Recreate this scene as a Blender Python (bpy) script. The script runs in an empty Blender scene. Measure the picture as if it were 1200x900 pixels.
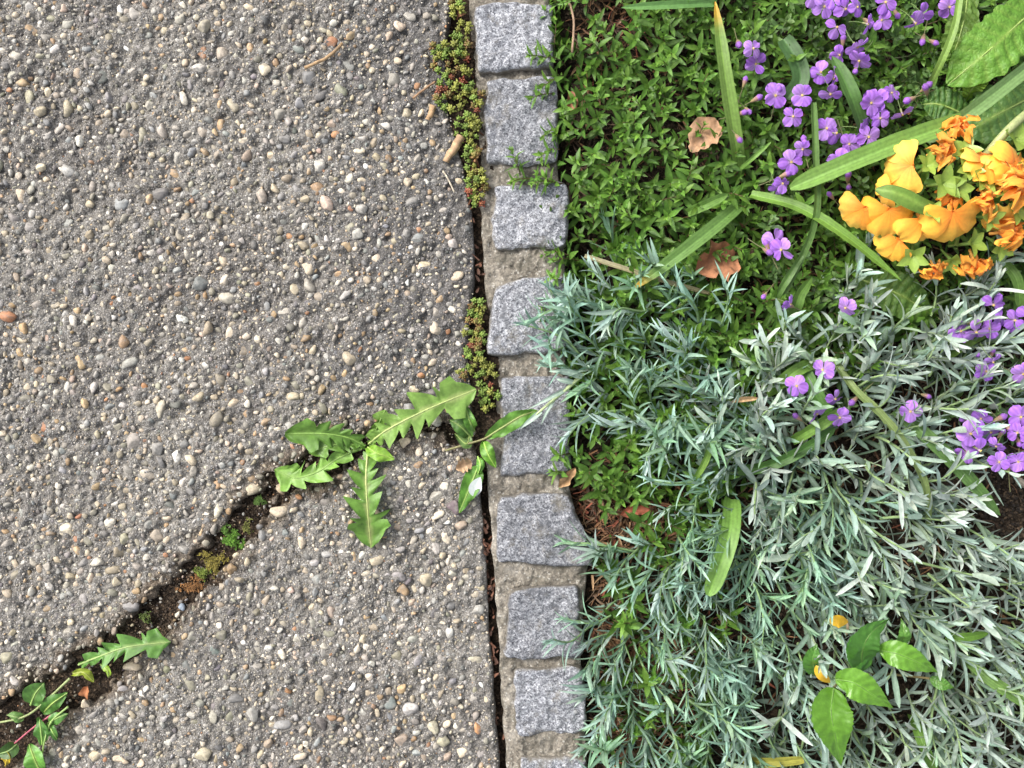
import bpy, math
import numpy as np
from mathutils import Matrix, Vector

scene = bpy.context.scene
RNG = np.random.default_rng(7)
R = math.radians

# ------------------------------------------------------------------ camera
H = 1.10                                   # camera height above the paving, looking straight down
cam = bpy.data.cameras.new('camera')
cam.sensor_fit = 'HORIZONTAL'; cam.sensor_width = 36.0
cam.lens = 36.0 * H / 1.2                  # 1.2 m of ground across the frame: one photo pixel is one millimetre
cam.clip_start = 0.01; cam.clip_end = 300
camo = bpy.data.objects.new('camera', cam)
camo.location = (0, 0, H); camo.rotation_euler = (0, 0, 0)
scene.collection.objects.link(camo); scene.camera = camo

# ------------------------------------------------------------------ sky and sun (bright overcast)
SUN_EL, SUN_AZ = R(44), R(-55)             # azimuth from +Y clockwise: light from the upper left
world = bpy.data.worlds.new('World'); scene.world = world; world.use_nodes = True
wn = world.node_tree.nodes; wl = world.node_tree.links; wn.clear()
sky = wn.new('ShaderNodeTexSky'); sky.sky_type = 'NISHITA'; sky.sun_disc = False
sky.sun_elevation = SUN_EL; sky.sun_rotation = SUN_AZ
sky.air_density = 1.0; sky.dust_density = 6.0; sky.ozone_density = 0.6
hsv = wn.new('ShaderNodeHueSaturation'); hsv.inputs['Saturation'].default_value = 0.35   # cloud veil greys the blue
bg = wn.new('ShaderNodeBackground'); bg.inputs['Strength'].default_value = 0.13
wo = wn.new('ShaderNodeOutputWorld')
wl.new(sky.outputs[0], hsv.inputs['Color']); wl.new(hsv.outputs[0], bg.inputs['Color']); wl.new(bg.outputs[0], wo.inputs['Surface'])
sun = bpy.data.lights.new('sun', 'SUN'); sun.energy = 1.35; sun.angle = R(24); sun.color = (1.0, 0.96, 0.90)
suno = bpy.data.objects.new('sun', sun)
sd = Vector((math.sin(SUN_AZ)*math.cos(SUN_EL), math.cos(SUN_AZ)*math.cos(SUN_EL), math.sin(SUN_EL)))
suno.rotation_euler = (-sd).to_track_quat('-Z', 'Y').to_euler(); suno.location = sd*5
scene.collection.objects.link(suno)
vs = scene.view_settings
vs.view_transform = 'Standard'; vs.look = 'None'; vs.gamma = 1.0; vs.exposure = 0.98; vs.use_curve_mapping = False

# ------------------------------------------------------------------ helpers
def P(px, py, z=0.0):
    """photo pixel + height -> metres (the height comes from what the thing rests on)"""
    s = (H - z)/H
    return np.array([(px-600)/1000*s, (450-py)/1000*s, z])

_lat = {}
def vnoise(x, y, scale, seed=0):
    """smooth value noise, about -1..1, feature size `scale` metres"""
    if seed not in _lat: _lat[seed] = np.random.default_rng(1000+seed).uniform(-1, 1, (256, 256))
    L = _lat[seed]
    u = np.asarray(x)/scale + 37.3; v = np.asarray(y)/scale + 91.7
    i = np.floor(u).astype(int); j = np.floor(v).astype(int); fu = u-i; fv = v-j
    fu = fu*fu*(3-2*fu); fv = fv*fv*(3-2*fv)
    g = lambda a, b: L[a % 256, b % 256]
    return (g(i, j)*(1-fu)+g(i+1, j)*fu)*(1-fv) + (g(i, j+1)*(1-fu)+g(i+1, j+1)*fu)*fv

def sstep(a, b, x):
    t = np.clip((np.asarray(x)-a)/(b-a), 0, 1); return t*t*(3-2*t)

class MB:
    """collects vertex grids / polygons and builds ONE mesh"""
    def __init__(s): s.v = []; s.f4 = []; s.f3 = []; s.c = []; s.n = 0
    def raw(s, v, f, col):
        v = np.asarray(v, float); f = np.asarray(f, int)
        if f.size:
            (s.f4 if f.shape[1] == 4 else s.f3).append(f+s.n)
        c = np.asarray(col, float)
        s.c.append(np.broadcast_to(c, (len(v), 3)) if c.ndim == 1 else c)
        s.v.append(v); s.n += len(v)
    def grid(s, g, col, keep=None, wrap=False):
        m, n = g.shape[:2]
        idx = np.arange(m*n).reshape(m, n)
        if wrap: idx = np.concatenate([idx, idx[:, :1]], 1)
        f = np.stack([idx[:-1, :-1], idx[1:, :-1], idx[1:, 1:], idx[:-1, 1:]], -1).reshape(-1, 4)
        if keep is not None: f = f[keep.reshape(-1)]
        col = np.asarray(col, float)
        if col.ndim == 3: col = col.reshape(-1, 3)
        s.raw(g.reshape(-1, 3), f, col)
    def tube(s, pts, r, col, sides=5):
        pts = np.asarray(pts, float); n = len(pts)
        r = np.broadcast_to(np.asarray(r, float), (n,))
        T = np.gradient(pts, axis=0); T /= np.linalg.norm(T, axis=1)[:, None]+1e-12
        ref = np.array([0, 0, 1.0]) if abs(T[:, 2]).mean() < .8 else np.array([1.0, 0, 0])
        A = np.cross(T, ref); A /= np.linalg.norm(A, axis=1)[:, None]+1e-12
        B = np.cross(T, A)
        th = np.linspace(0, 2*np.pi, sides, endpoint=False)
        g = pts[:, None] + r[:, None, None]*(np.cos(th)[None, :, None]*A[:, None]+np.sin(th)[None, :, None]*B[:, None])
        c = np.asarray(col, float)
        if c.ndim == 2: c = np.repeat(c[:, None], sides, 1)
        s.grid(g, c, wrap=True)
    def arrays(s):
        f3 = np.concatenate(s.f3) if s.f3 else np.zeros((0, 3), int)
        f4 = np.concatenate(s.f4) if s.f4 else np.zeros((0, 4), int)
        return np.concatenate(s.v), f4, f3, np.concatenate(s.c)
    def merge(s, arr, M, t, cm=1.0):
        v, f4, f3, c = arr
        if len(f4): s.f4.append(f4+s.n)
        if len(f3): s.f3.append(f3+s.n)
        s.v.append(v@M.T+t); s.c.append(np.clip(c*cm, 0, 1)); s.n += len(v)
    def mesh(s, name, mat, origin=(0, 0, 0), smooth=True):
        v, f4, f3, c = s.arrays()
        v = v-np.asarray(origin)
        me = bpy.data.meshes.new(name)
        me.vertices.add(len(v)); me.vertices.foreach_set('co', v.astype(np.float32).ravel())
        nl = f4.size+f3.size; npoly = len(f4)+len(f3)
        me.loops.add(nl); me.loops.foreach_set('vertex_index', np.concatenate([f4.ravel(), f3.ravel()]).astype(np.int32))
        me.polygons.add(npoly)
        st = np.concatenate([np.arange(len(f4))*4, f4.size+np.arange(len(f3))*3]).astype(np.int32)
        me.polygons.foreach_set('loop_start', st)
        me.update(calc_edges=True)
        me.polygons.foreach_set('use_smooth', np.full(npoly, smooth))
        a = me.attributes.new('Col', 'FLOAT_COLOR', 'POINT')
        a.data.foreach_set('color', np.concatenate([c, np.ones((len(c), 1))], 1).astype(np.float32).ravel())
        me.materials.append(mat); me.validate(); me.update()
        return me

COL = scene.collection
def obj(name, me, parent=None, loc=(0, 0, 0)):
    """loc in metres, world; parents carry no rotation or scale"""
    o = bpy.data.objects.new(name, me); COL.objects.link(o)
    if parent is not None:
        o.parent = parent; o.location = Vector(loc)-parent.matrix_basis.translation
        if parent.parent is not None: o.location -= parent.parent.matrix_basis.translation
    else: o.location = Vector(loc)
    return o
def part(name, mb, mat, parent, origin=None, **k):
    o = parent; base = np.array(o.location) if o.parent is None else np.array(o.location)+np.array(o.parent.location)
    origin = base if origin is None else np.asarray(origin)
    return obj(name, mb.mesh(name, mat, origin, **k), parent, origin)
def tag(o, label=None, cat=None, group=None, kind=None):
    if label: o['label'] = label
    if cat: o['category'] = cat
    if group: o['group'] = group
    if kind: o['kind'] = kind
    return o
def thing(name, loc, label, cat, group=None):
    o = bpy.data.objects.new(name, None); COL.objects.link(o); o.location = Vector(loc)
    o.empty_display_size = .02
    return tag(o, label, cat, group)

# ------------------------------------------------------------------ materials
class N:
    def __init__(s, name):
        s.m = bpy.data.materials.new(name); s.m.use_nodes = True; s.t = s.m.node_tree; s.t.nodes.clear()
        s.out = s.new('ShaderNodeOutputMaterial'); s.b = s.new('ShaderNodeBsdfPrincipled'); s.link(s.b.outputs[0], s.out.inputs[0])
    def new(s, t, **k):
        n = s.t.nodes.new(t)
        for a, v in k.items(): setattr(n, a, v)
        return n
    def link(s, a, b): s.t.links.new(a, b)
    def set(s, **k):
        for a, v in k.items(): s.b.inputs[a.replace('_', ' ')].default_value = v
    def coord(s, kind='Object'):
        return s.new('ShaderNodeTexCoord').outputs[kind]
    def noise(s, scale, detail=3, vec=None, rough=.55):
        n = s.new('ShaderNodeTexNoise'); n.inputs['Scale'].default_value = scale; n.inputs['Detail'].default_value = detail
        n.inputs['Roughness'].default_value = rough
        s.link(vec if vec is not None else s.coord(), n.inputs['Vector']); return n
    def vor(s, scale, vec=None, feature='F1'):
        n = s.new('ShaderNodeTexVoronoi'); n.feature = feature; n.inputs['Scale'].default_value = scale
        s.link(vec if vec is not None else s.coord(), n.inputs['Vector']); return n
    def ramp(s, fac, stops, interp='LINEAR'):
        r = s.new('ShaderNodeValToRGB'); r.color_ramp.interpolation = interp
        e = r.color_ramp.elements
        while len(e) < len(stops): e.new(.5)
        for k, (p, c) in zip(e, stops):
            k.position = p; k.color = (c, c, c, 1) if np.isscalar(c) else (*c, 1)
        s.link(fac, r.inputs[0]); return r.outputs[0]
    def mix(s, a, b, fac, mode='MIX'):
        m = s.new('ShaderNodeMix', data_type='RGBA', blend_type=mode)
        for sock, val in ((m.inputs[0], fac), (m.inputs[6], a), (m.inputs[7], b)):
            if isinstance(val, bpy.types.NodeSocket): s.link(val, sock)
            elif np.isscalar(val): sock.default_value = val
            else: sock.default_value = (*val, 1)
        return m.outputs[2]
    def bump(s, height, strength, dist=.001):
        b = s.new('ShaderNodeBump'); b.inputs['Strength'].default_value = strength; b.inputs['Distance'].default_value = dist
        s.link(height, b.inputs['Height']); s.link(b.outputs[0], s.b.inputs['Normal'])
    def attr(s): return s.new('ShaderNodeVertexColor', layer_name='Col').outputs[0]

def leaf_mat(name, rough=.42, transl=.28, sheen=0.0, var=.18, vein=.0, spec=.5, bump=.15, net=0):
    n = N(name); c = n.attr()
    info = n.new('ShaderNodeObjectInfo')
    nz = n.noise(260, 3)
    k = n.ramp(nz.outputs[0], [(.3, 1-var), (.7, 1+var*.6)])
    c = n.mix(c, k, 1.0, 'MULTIPLY')
    h = n.new('ShaderNodeHueSaturation')
    mr = n.new('ShaderNodeMapRange'); mr.inputs[3].default_value = .82; mr.inputs[4].default_value = 1.2
    n.link(info.outputs['Random'], mr.inputs[0]); n.link(mr.outputs[0], h.inputs['Value']); n.link(c, h.inputs['Color'])
    c = h.outputs[0]
    n.link(c, n.b.inputs['Base Color']); n.set(Roughness=rough, Specular_IOR_Level=spec)
    if sheen:
        n.set(Sheen_Weight=sheen, Sheen_Roughness=.5)
    if net:
        ve = n.vor(net, feature='DISTANCE_TO_EDGE'); n.bump(n.ramp(ve.outputs['Distance'], [(.0, 0.0), (.3, 1.0)]), .35, .0014)
    else: n.bump(n.noise(900, 2).outputs[0], bump, .0006)
    if transl:
        tr = n.new('ShaderNodeBsdfTranslucent'); mx = n.new('ShaderNodeMixShader'); mx.inputs[0].default_value = transl
        n.link(c, tr.inputs[0]); n.link(n.b.outputs[0], mx.inputs[1]); n.link(tr.outputs[0], mx.inputs[2]); n.link(mx.outputs[0], n.out.inputs[0])
    return n.m

def plain_mat(name, rough=.8, var=.3, scale=400, bump=.3):
    n = N(name); c = n.attr()
    k = n.ramp(n.noise(scale, 4).outputs[0], [(.25, 1-var), (.75, 1+var*.5)])
    n.link(n.mix(c, k, 1.0, 'MULTIPLY'), n.b.inputs['Base Color']); n.set(Roughness=rough)
    n.bump(n.noise(scale*2, 3).outputs[0], bump, .0006)
    return n.m

def concrete_mat(name, far=False):
    n = N(name)
    co = n.coord()
    wob = n.noise(300, 2, co)
    v1 = n.vor(430, co); v2 = n.vor(900, co)
    sp1 = n.ramp(n.new('ShaderNodeSeparateColor').outputs[0], [(0, 0), (1, 1)]) if False else None
    sep = n.new('ShaderNodeSeparateColor'); n.link(v1.outputs['Color'], sep.inputs[0])
    sep2 = n.new('ShaderNodeSeparateColor'); n.link(v2.outputs['Color'], sep2.inputs[0])
    base = n.ramp(n.noise(55, 5, co, .7).outputs[0], [(.3, (.075, .069, .061)), (.55, (.155, .142, .122)), (.75, (.26, .238, .203))])
    g1 = n.ramp(sep.outputs[0], [(0, (.09, .085, .08)), (.3, (.17, .155, .135)), (.62, (.25, .225, .19)), (.85, (.36, .34, .31)), (1, (.5, .48, .45))], 'CONSTANT')
    c = n.mix(base, g1, .55)
    g2 = n.ramp(sep2.outputs[1], [(0, (.1, .1, .1)), (.5, (.2, .19, .17)), (.82, (.36, .35, .33)), (.93, (.66, .65, .64))], 'CONSTANT')
    c = n.mix(c, g2, .5)
    # old grime staining, dark grey, of its own irregular shape
    st = n.ramp(n.noise(4.2, 4, co, .6).outputs[0], [(.42, 0.0), (.62, 1.0)])
    c = n.mix(c, n.mix(c, (.78, .77, .78), 1.0, 'MULTIPLY'), st)
    if far:
        c = n.mix(c, (.85, .82, .78), 1.0, 'MULTIPLY')
        v3 = n.vor(95, co); s3 = n.new('ShaderNodeSeparateColor'); n.link(v3.outputs['Color'], s3.inputs[0])
        peb = n.ramp(s3.outputs[0], [(0, (.30, .24, .17)), (.3, (.42, .38, .31)), (.6, (.28, .28, .27)), (.8, (.5, .46, .4)), (.93, (.3, .16, .09))], 'CONSTANT')
        msk = n.ramp(v3.outputs['Distance'], [(.42, 1.0), (.5, 0.0)])
        c = n.mix(c, peb, msk)
    if not far: c = n.mix(c, n.attr(), 1.0, 'MULTIPLY')
    n.link(c, n.b.inputs['Base Color']); n.set(Roughness=.82, Specular_IOR_Level=.35)
    h = n.mix(v1.outputs['Distance'], n.noise(650, 4, co).outputs[0], .5)
    n.bump(h, .9, .0022)
    return n.m

def pebble_mat(name, from_object):
    n = N(name)
    if from_object: c = n.new('ShaderNodeObjectInfo').outputs['Color']
    else: c = n.attr()
    co = n.coord('Generated') if False else n.new('ShaderNodeNewGeometry').outputs['Position']
    k = n.ramp(n.noise(330, 4, co, .65).outputs[0], [(.28, .6), (.5, .95), (.72, 1.22)])
    c = n.mix(c, k, 1.0, 'MULTIPLY')
    # cement film clinging to the stones
    film = n.ramp(n.noise(170, 4, co, .7).outputs[0], [(.5, 0.0), (.66, .7)])
    c = n.mix(c, (.2, .185, .165), film)
    n.link(c, n.b.inputs['Base Color']); n.set(Roughness=.58, Specular_IOR_Level=.4)
    n.bump(n.noise(1100, 3, co).outputs[0], .25, .0006)
    return n.m

def granite_mat(name):
    n = N(name)
    info = n.new('ShaderNodeObjectInfo')
    add = n.new('ShaderNodeVectorMath', operation='ADD'); n.link(n.coord(), add.inputs[0])
    mul = n.new('ShaderNodeVectorMath', operation='SCALE'); mul.inputs[0].default_value = (7.1, 3.7, 5.3); n.link(info.outputs['Random'], mul.inputs['Scale'])
    n.link(mul.outputs[0], add.inputs[1]); co = add.outputs[0]
    v = n.vor(540, co); sp = n.new('ShaderNodeSeparateColor'); n.link(v.outputs['Color'], sp.inputs[0])
    g = n.ramp(sp.outputs[0], [(0, (.055, .058, .068)), (.22, (.13, .137, .155)), (.48, (.225, .235, .255)), (.74, (.37, .385, .41)), (.9, (.56, .575, .6))], 'CONSTANT')
    v2 = n.vor(820, co); sp2 = n.new('ShaderNodeSeparateColor'); n.link(v2.outputs['Color'], sp2.inputs[0])
    g2 = n.ramp(sp2.outputs[0], [(0, (.07, .07, .09)), (.3, (.2, .21, .24)), (.65, (.42, .435, .475))], 'CONSTANT')
    c = n.mix(g, g2, .5)
    c = n.mix(c, n.ramp(n.noise(150, 3, co).outputs[0], [(.3, .72), (.7, 1.2)]), 1.0, 'MULTIPLY')
    bl = n.ramp(n.noise(70, 3, co).outputs[0], [(.60, 0.0), (.68, .8)])           # dark mica knots
    c = n.mix(c, (.1, .105, .12), bl)
    # moss and soil film at the foot of the sides
    geo = n.new('ShaderNodeNewGeometry'); sx = n.new('ShaderNodeSeparateXYZ'); n.link(geo.outputs['Normal'], sx.inputs[0])
    side = n.ramp(sx.outputs[2], [(.35, .7), (.75, 0.0)])
    c = n.mix(c, (.17, .145, .105), side)
    tn = n.new('ShaderNodeMapRange'); tn.inputs[3].default_value = .7; tn.inputs[4].default_value = 1.02; n.link(info.outputs['Random'], tn.inputs[0]); c = n.mix(c, tn.outputs[0], 1.0, 'MULTIPLY')
    soilst = n.ramp(n.noise(38, 5, co, .7).outputs[0], [(.53, 0.0), (.68, .65)]); c = n.mix(c, (.13, .115, .085), soilst)
    n.link(c, n.b.inputs['Base Color']); n.set(Roughness=.7)
    n.bump(n.mix(n.noise(500, 4, co).outputs[0], v.outputs['Distance'], .4), .55, .0014)
    return n.m

def mortar_mat(name):
    n = N(name); co = n.coord()
    v = n.vor(520, co); sp = n.new('ShaderNodeSeparateColor'); n.link(v.outputs['Color'], sp.inputs[0])
    g = n.ramp(sp.outputs[0], [(0, (.1, .085, .065)), (.25, (.2, .17, .13)), (.55, (.3, .26, .2)), (.85, (.42, .38, .31)), (.96, (.62, .6, .54))], 'CONSTANT')
    b = n.ramp(n.noise(45, 5, co, .7).outputs[0], [(.3, (.065, .06, .053)), (.5, (.155, .145, .127)), (.7, (.40, .38, .34))])
    c = n.mix(b, g, .45)
    moss = n.ramp(n.noise(26, 5, co, .65).outputs[0], [(.5, 0.0), (.66, .75)])
    c = n.mix(c, (.085, .078, .058), moss)
    n.link(c, n.b.inputs['Base Color']); n.set(Roughness=.88)
    n.bump(n.mix(n.noise(420, 4, co).outputs[0], v.outputs['Distance'], .4), .7, .0018)
    return n.m

def soil_mat(name, base=(.035, .025, .017)):
    n = N(name); co = n.coord()
    v = n.vor(380, co); sp = n.new('ShaderNodeSeparateColor'); n.link(v.outputs['Color'], sp.inputs[0])
    b = np.array(base)
    g = n.ramp(sp.outputs[0], [(0, tuple(b*.45)), (.4, tuple(b)), (.75, tuple(b*1.9)), (.95, tuple(b*3.4))], 'CONSTANT')
    c = n.mix(g, n.ramp(n.noise(60, 4, co).outputs[0], [(.3, .6), (.7, 1.35)]), 1.0, 'MULTIPLY')
    n.link(c, n.b.inputs['Base Color']); n.set(Roughness=.95, Specular_IOR_Level=.2)
    n.bump(n.mix(n.noise(300, 5, co).outputs[0], v.outputs['Distance'], .5), 1.0, .004)
    return n.m

M_CONC = concrete_mat('exposed_aggregate_matrix'); M_CONC_FAR = concrete_mat('aggregate_paving', True)
M_PEB = pebble_mat('pebble', False); M_PEBO = pebble_mat('pebble_single', True)
M_GRAN = granite_mat('granite'); M_MORT = mortar_mat('mortar')
M_SOIL = soil_mat('bed_soil'); M_CSOIL = soil_mat('crack_soil', (.034, .024, .016))
M_CRUMB = plain_mat('soil_crumbs', .95, .4); M_DEAD = plain_mat('dead_leaf', .75, .35, 250)
M_WOOD = plain_mat('wood', .8, .35, 350)
M_GREEN = leaf_mat('mat_leaf', .5, .25, spec=.4, var=.28); M_DIAN = leaf_mat('glaucous_leaf', .5, .2, .08, .2)
M_SILV = leaf_mat('felted_leaf', .75, .18, .22, .2, spec=.3, bump=.35)
M_STRAP = leaf_mat('strap_leaf', .5, .25, 0, .2, bump=.12, spec=.4); M_DAND = leaf_mat('dandelion_leaf', .45, .28, 0, .2)
M_PRIM = leaf_mat('crinkled_leaf', .55, .25, 0, .22, net=190); M_SED = leaf_mat('stonecrop_leaf', .42, .2, 0, .25)
M_PURP = leaf_mat('purple_petal', .6, .3, .2, .1); M_ORNG = leaf_mat('orange_petal', .6, .3, .1, .1)
M_STEM = leaf_mat('stem', .5, 0, 0, .2); M_BROAD = leaf_mat('broad_leaf', .3, .28, 0, .15, bump=.2)
M_MOSS = plain_mat('moss', .9, .5, 600, .8)
def ground_mat():
    n = N('ground'); n.link(n.ramp(n.noise(3, 6).outputs[0], [(.3, (.05, .04, .028)), (.6, (.06, .075, .03)), (.8, (.09, .11, .04))]), n.b.inputs['Base Color']); n.set(Roughness=.95); return n.m
M_GROUND = ground_mat()

# ------------------------------------------------------------------ lines measured on the paving (photo pixels)
JY = np.array([-700, 0, 60, 130, 200, 240, 330, 365, 430, 500, 560, 620, 700, 760, 830, 900, 1600.])
JX = np.array([500, 530, 523, 527, 545, 553, 558, 551, 551, 556, 562, 567, 572, 576, 581, 586, 621.])     # right edge of the slabs
def joint_x(py): return np.interp(py, JY, JX)
CR = np.array([  # crack through the paving: x, y, half width
    (-300, 1010, 26), (-60, 905, 30), (0, 862, 30), (35, 838, 27), (85, 803, 22), (130, 770, 19), (165, 742, 19), (190, 708, 17), (225, 680, 15),
    (262, 640, 13), (290, 606, 11), (318, 577, 12), (350, 556, 13), (385, 538, 13), (420, 520, 9), (455, 507, 5), (495, 497, 6), (530, 500, 9), (560, 508, 10), (640, 520, 10.)])
def crack_dist(px, py):
    """signed side (+ above the crack in the picture), distance to its centre and local half width, in pixels"""
    px = np.asarray(px, float); py = np.asarray(py, float)
    best = np.full(px.shape, 1e9); side = np.zeros(px.shape); hw = np.zeros(px.shape)
    for (x0, y0, w0), (x1, y1, w1) in zip(CR[:-1], CR[1:]):
        dx, dy = x1-x0, y1-y0; L2 = dx*dx+dy*dy
        t = np.clip(((px-x0)*dx+(py-y0)*dy)/L2, 0, 1)
        d = np.hypot(px-x0-t*dx, py-y0-t*dy)
        s = np.sign(-(dx*(py-y0)-dy*(px-x0)))
        m = d < best
        best = np.where(m, d, best); side = np.where(m, s, side); hw = np.where(m, w0+t*(w1-w0), hw)
    return side, best, hw

# ------------------------------------------------------------------ ground, far paving
mb = MB(); g = np.array([[(x, y, -.09) for x in (-40, 0, 40)] for y in (-40, 0, 40)], float); mb.grid(g[:, ::-1], (.06, .06, .04))
tag(obj('ground', mb.mesh('ground', M_GROUND)), kind='structure')
PX0, PX1, PY0, PY1 = -140, 640, -130, 1030        # window that gets every pebble
mb = MB()
def sheet(px0, px1, py0, py1, z, right_joint=False):
    ys = np.linspace(py0, py1, 40)
    g = np.array([[P(px0, y), P((joint_x(y)-1 if right_joint else px1), y)] for y in ys]); g[:, :, 2] = z
    mb.grid(g, (.2, .2, .2))
sheet(-4000, PX0, -3000, 3900, -.0015); sheet(PX0, 0, -3000, PY0, -.0015, True); sheet(PX0, 0, PY1, 3900, -.0015, True)
tag(obj('pavement', mb.mesh('pavement', M_CONC_FAR)), kind='structure')

# ------------------------------------------------------------------ slabs of exposed aggregate
def slab_height(X, Y):
    pit = vnoise(X, Y, .014, 8); worn = vnoise(X, Y, .034, 16)+.5*vnoise(X, Y, .017, 17)
    return (.0022*vnoise(X, Y, .011, 1)+.0026*vnoise(X, Y, .0058, 2)+.0014*vnoise(X, Y, .0030, 3)+.0012*vnoise(X, Y, .06, 4)-.003*sstep(.3, .8, pit)-.0026*sstep(.1, .7, worn)-.0016)
nx, ny = 390, 580
pxr = np.linspace(0, 1, nx); pyr = np.linspace(PY0, PY1, ny)
GPX = PX0 + pxr[None, :]*(joint_x(pyr)[:, None]+vnoise(pyr*.001, pyr*0, .02, 5)[:, None]*1.6-PX0)
GPY = np.repeat(pyr[:, None], nx, 1)
GX = (GPX-600)/1000; GY = (450-GPY)/1000
side, dist, hw = crack_dist(GPX, GPY)
ragged = vnoise(GX, GY, .028, 18)*5+vnoise(GX, GY, .014, 6)*6+vnoise(GX, GY, .007, 7)*5+vnoise(GX, GY, .0035, 9)*2.4
hw = hw*1.15+1; ed = dist-hw-ragged                              # pixels outside the crack edge
edr = (joint_x(GPY)-GPX)
Z = slab_height(GX, GY) - .0035*(1-sstep(0, 9, ed))-.035*(1-sstep(-5, 1.0, ed)) - .003*(1-sstep(0, 7, edr))
Z[:, -1] = -.045
slabs = []
for nm_side in (1, -1):
    k = (side == nm_side) & (ed > -6)
    keep = k[:-1, :-1] | k[1:, :-1] | k[1:, 1:] | k[:-1, 1:]
    keep &= ((side == nm_side)[:-1, :-1]) | (dist[:-1, :-1] > 0)
    keep &= ~((side != nm_side)[:-1, :-1] & (side != nm_side)[1:, 1:])
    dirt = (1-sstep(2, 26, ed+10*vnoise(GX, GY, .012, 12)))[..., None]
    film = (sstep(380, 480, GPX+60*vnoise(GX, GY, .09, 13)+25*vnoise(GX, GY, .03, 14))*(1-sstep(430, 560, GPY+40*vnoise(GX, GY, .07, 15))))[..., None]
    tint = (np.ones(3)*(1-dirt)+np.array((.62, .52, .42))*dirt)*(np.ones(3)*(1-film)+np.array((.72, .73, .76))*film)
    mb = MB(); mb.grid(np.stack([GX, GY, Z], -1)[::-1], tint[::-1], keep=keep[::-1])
    c = P(250, 250) if nm_side == 1 else P(400, 780)
    # drop unused vertices
    v, f4, f3, col = mb.arrays(); used = np.unique(f4); remap = np.zeros(len(v), int); remap[used] = np.arange(len(used))
    m2 = MB(); m2.raw(v[used], remap[f4], col[used])
    o = obj('pavement_slab', m2.mesh('pavement_slab', M_CONC, c), None, c); tag(o, kind='structure')
    slabs.append(o)

# pebbles -----------------------------------------------------------------
def ico(sub):
    import bmesh
    bm = bmesh.new(); bmesh.ops.create_icosphere(bm, subdivisions=sub, radius=1.0)
    bm.verts.ensure_lookup_table()
    v = np.array([x.co[:] for x in bm.verts]); f = np.array([[q.index for q in x.verts] for x in bm.faces]); bm.free(); return v, f
ICO1 = ico(1); ICO2 = ico(2); ICO3 = ico(3)
def stone(rng, base, rough=.18):
    v, f = base; v = v.copy()
    k = rng.normal(0, 1, (8, 3)); k /= np.linalg.norm(k, axis=1)[:, None]
    for q in k:                                    # flatten a few facets, as tumbled gravel has
        d = v@q; lim = rng.uniform(.5, .88); m = d > lim
        v[m] -= ((d[m]-lim)*.9)[:, None]*q
    v *= 1+rough*np.sin(v@rng.normal(0, 2.0, 3)+rng.uniform(0, 6))[:, None]*.5
    v *= np.array([1.0, rng.uniform(.55, .92), rng.uniform(.55, .8)])
    keep = ~np.all(v[f][:, :, 2] < -.35, axis=1); f = f[keep]
    u = np.unique(f); rm = np.zeros(len(v), int); rm[u] = np.arange(len(u))
    return v[u], np.zeros((0, 4), int), rm[f]
VAR_BIG = [stone(RNG, ICO3, .22) for _ in range(14)]
VAR_MED = [stone(RNG, ICO2, .22) for _ in range(16)]
VAR_SML = [stone(RNG, ICO1, .22) for _ in range(16)]
PAL = np.array([(.46, .40, .31), (.52, .47, .39), (.40, .35, .27), (.36, .34, .31), (.30, .30, .30), (.43, .42, .40), (.60, .57, .51), (.235, .25, .262),
                (.34, .24, .145), (.36, .19, .105), (.28, .27, .215), (.145, .145, .15), (.68, .67, .65), (.40, .30, .19), (.45, .36, .30)])
PW = np.array([12, 8, 13, 17, 14, 10, 5, 6, 5, 1.6, 8, 6, 1.6, 4.5, 3]); PW = PW/PW.sum()
def pebble_cols(n):
    c = PAL[RNG.choice(len(PAL), n, p=PW)]*RNG.uniform(.62, 1.28, (n, 1))*np.array((1.03, 1.0, .94))+RNG.normal(0, .006, (n, 3)); return np.clip(c, .03, .8)
cell = {}
def free(x, y, r, fac):
    i, j = int(x//20), int(y//20)
    for a in (-1, 0, 1):
        for b in (-1, 0, 1):
            for (u, w, q) in cell.get((i+a, j+b), ()):
                if (u-x)**2+(w-y)**2 < (fac*(q+r))**2: return False
    return True
def throw(n, r0, r1, power, fac, edge):
    out = []
    C = np.stack([RNG.uniform(PX0, 600, n), RNG.uniform(PY0, PY1, n)], 1); rr = r0+(r1-r0)*RNG.random(n)**power
    sd_, ds, hw_ = crack_dist(C[:, 0], C[:, 1]); jx = joint_x(C[:, 1])
    dens = vnoise(C[:, 0]*.001, C[:, 1]*.001, .09, 11)
    ax, ay = (C[:, 0]-600)/1000, (450-C[:, 1])/1000; hw_ = hw_*1.15+1+vnoise(ax, ay, .028, 18)*5+vnoise(ax, ay, .014, 6)*6+vnoise(ax, ay, .007, 7)*5+vnoise(ax, ay, .0035, 9)*2.4
    bald = vnoise(ax, ay, .034, 16)+.5*vnoise(ax, ay, .017, 17)
    for (x, y), r, s, d, h, j, q, wo_ in zip(C, rr, sd_, ds, hw_, jx, dens, bald):
        if x > j-r-edge or d < h+r*.45+1.5: continue
        if x > j-40 and RNG.random() < .5: continue
        if q < -.25 and RNG.random() < .35: continue
        if r > 2.4 and wo_ > .3 and RNG.random() < .4: continue
        if not free(x, y, r, fac): continue
        cell.setdefault((int(x//20), int(y//20)), []).append((x, y, r)); out.append((x, y, r, s))
    return out
big = throw(3000, 4.4, 9.0, 2.4, 1.05, 3); med = throw(17500, 2.3, 4.8, 1.15, .88, 2)
sml = throw(36000, 1.5, 3.0, 1.0, .84, 1); grit = throw(23000, .8, 1.6, 1, .8, 0)
def rotm(az, tilt=0.0, ta=0.0):
    return np.array(Matrix.Rotation(az, 3, 'Z') @ Matrix.Rotation(tilt, 3, Vector((math.cos(ta), math.sin(ta), 0))))
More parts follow.
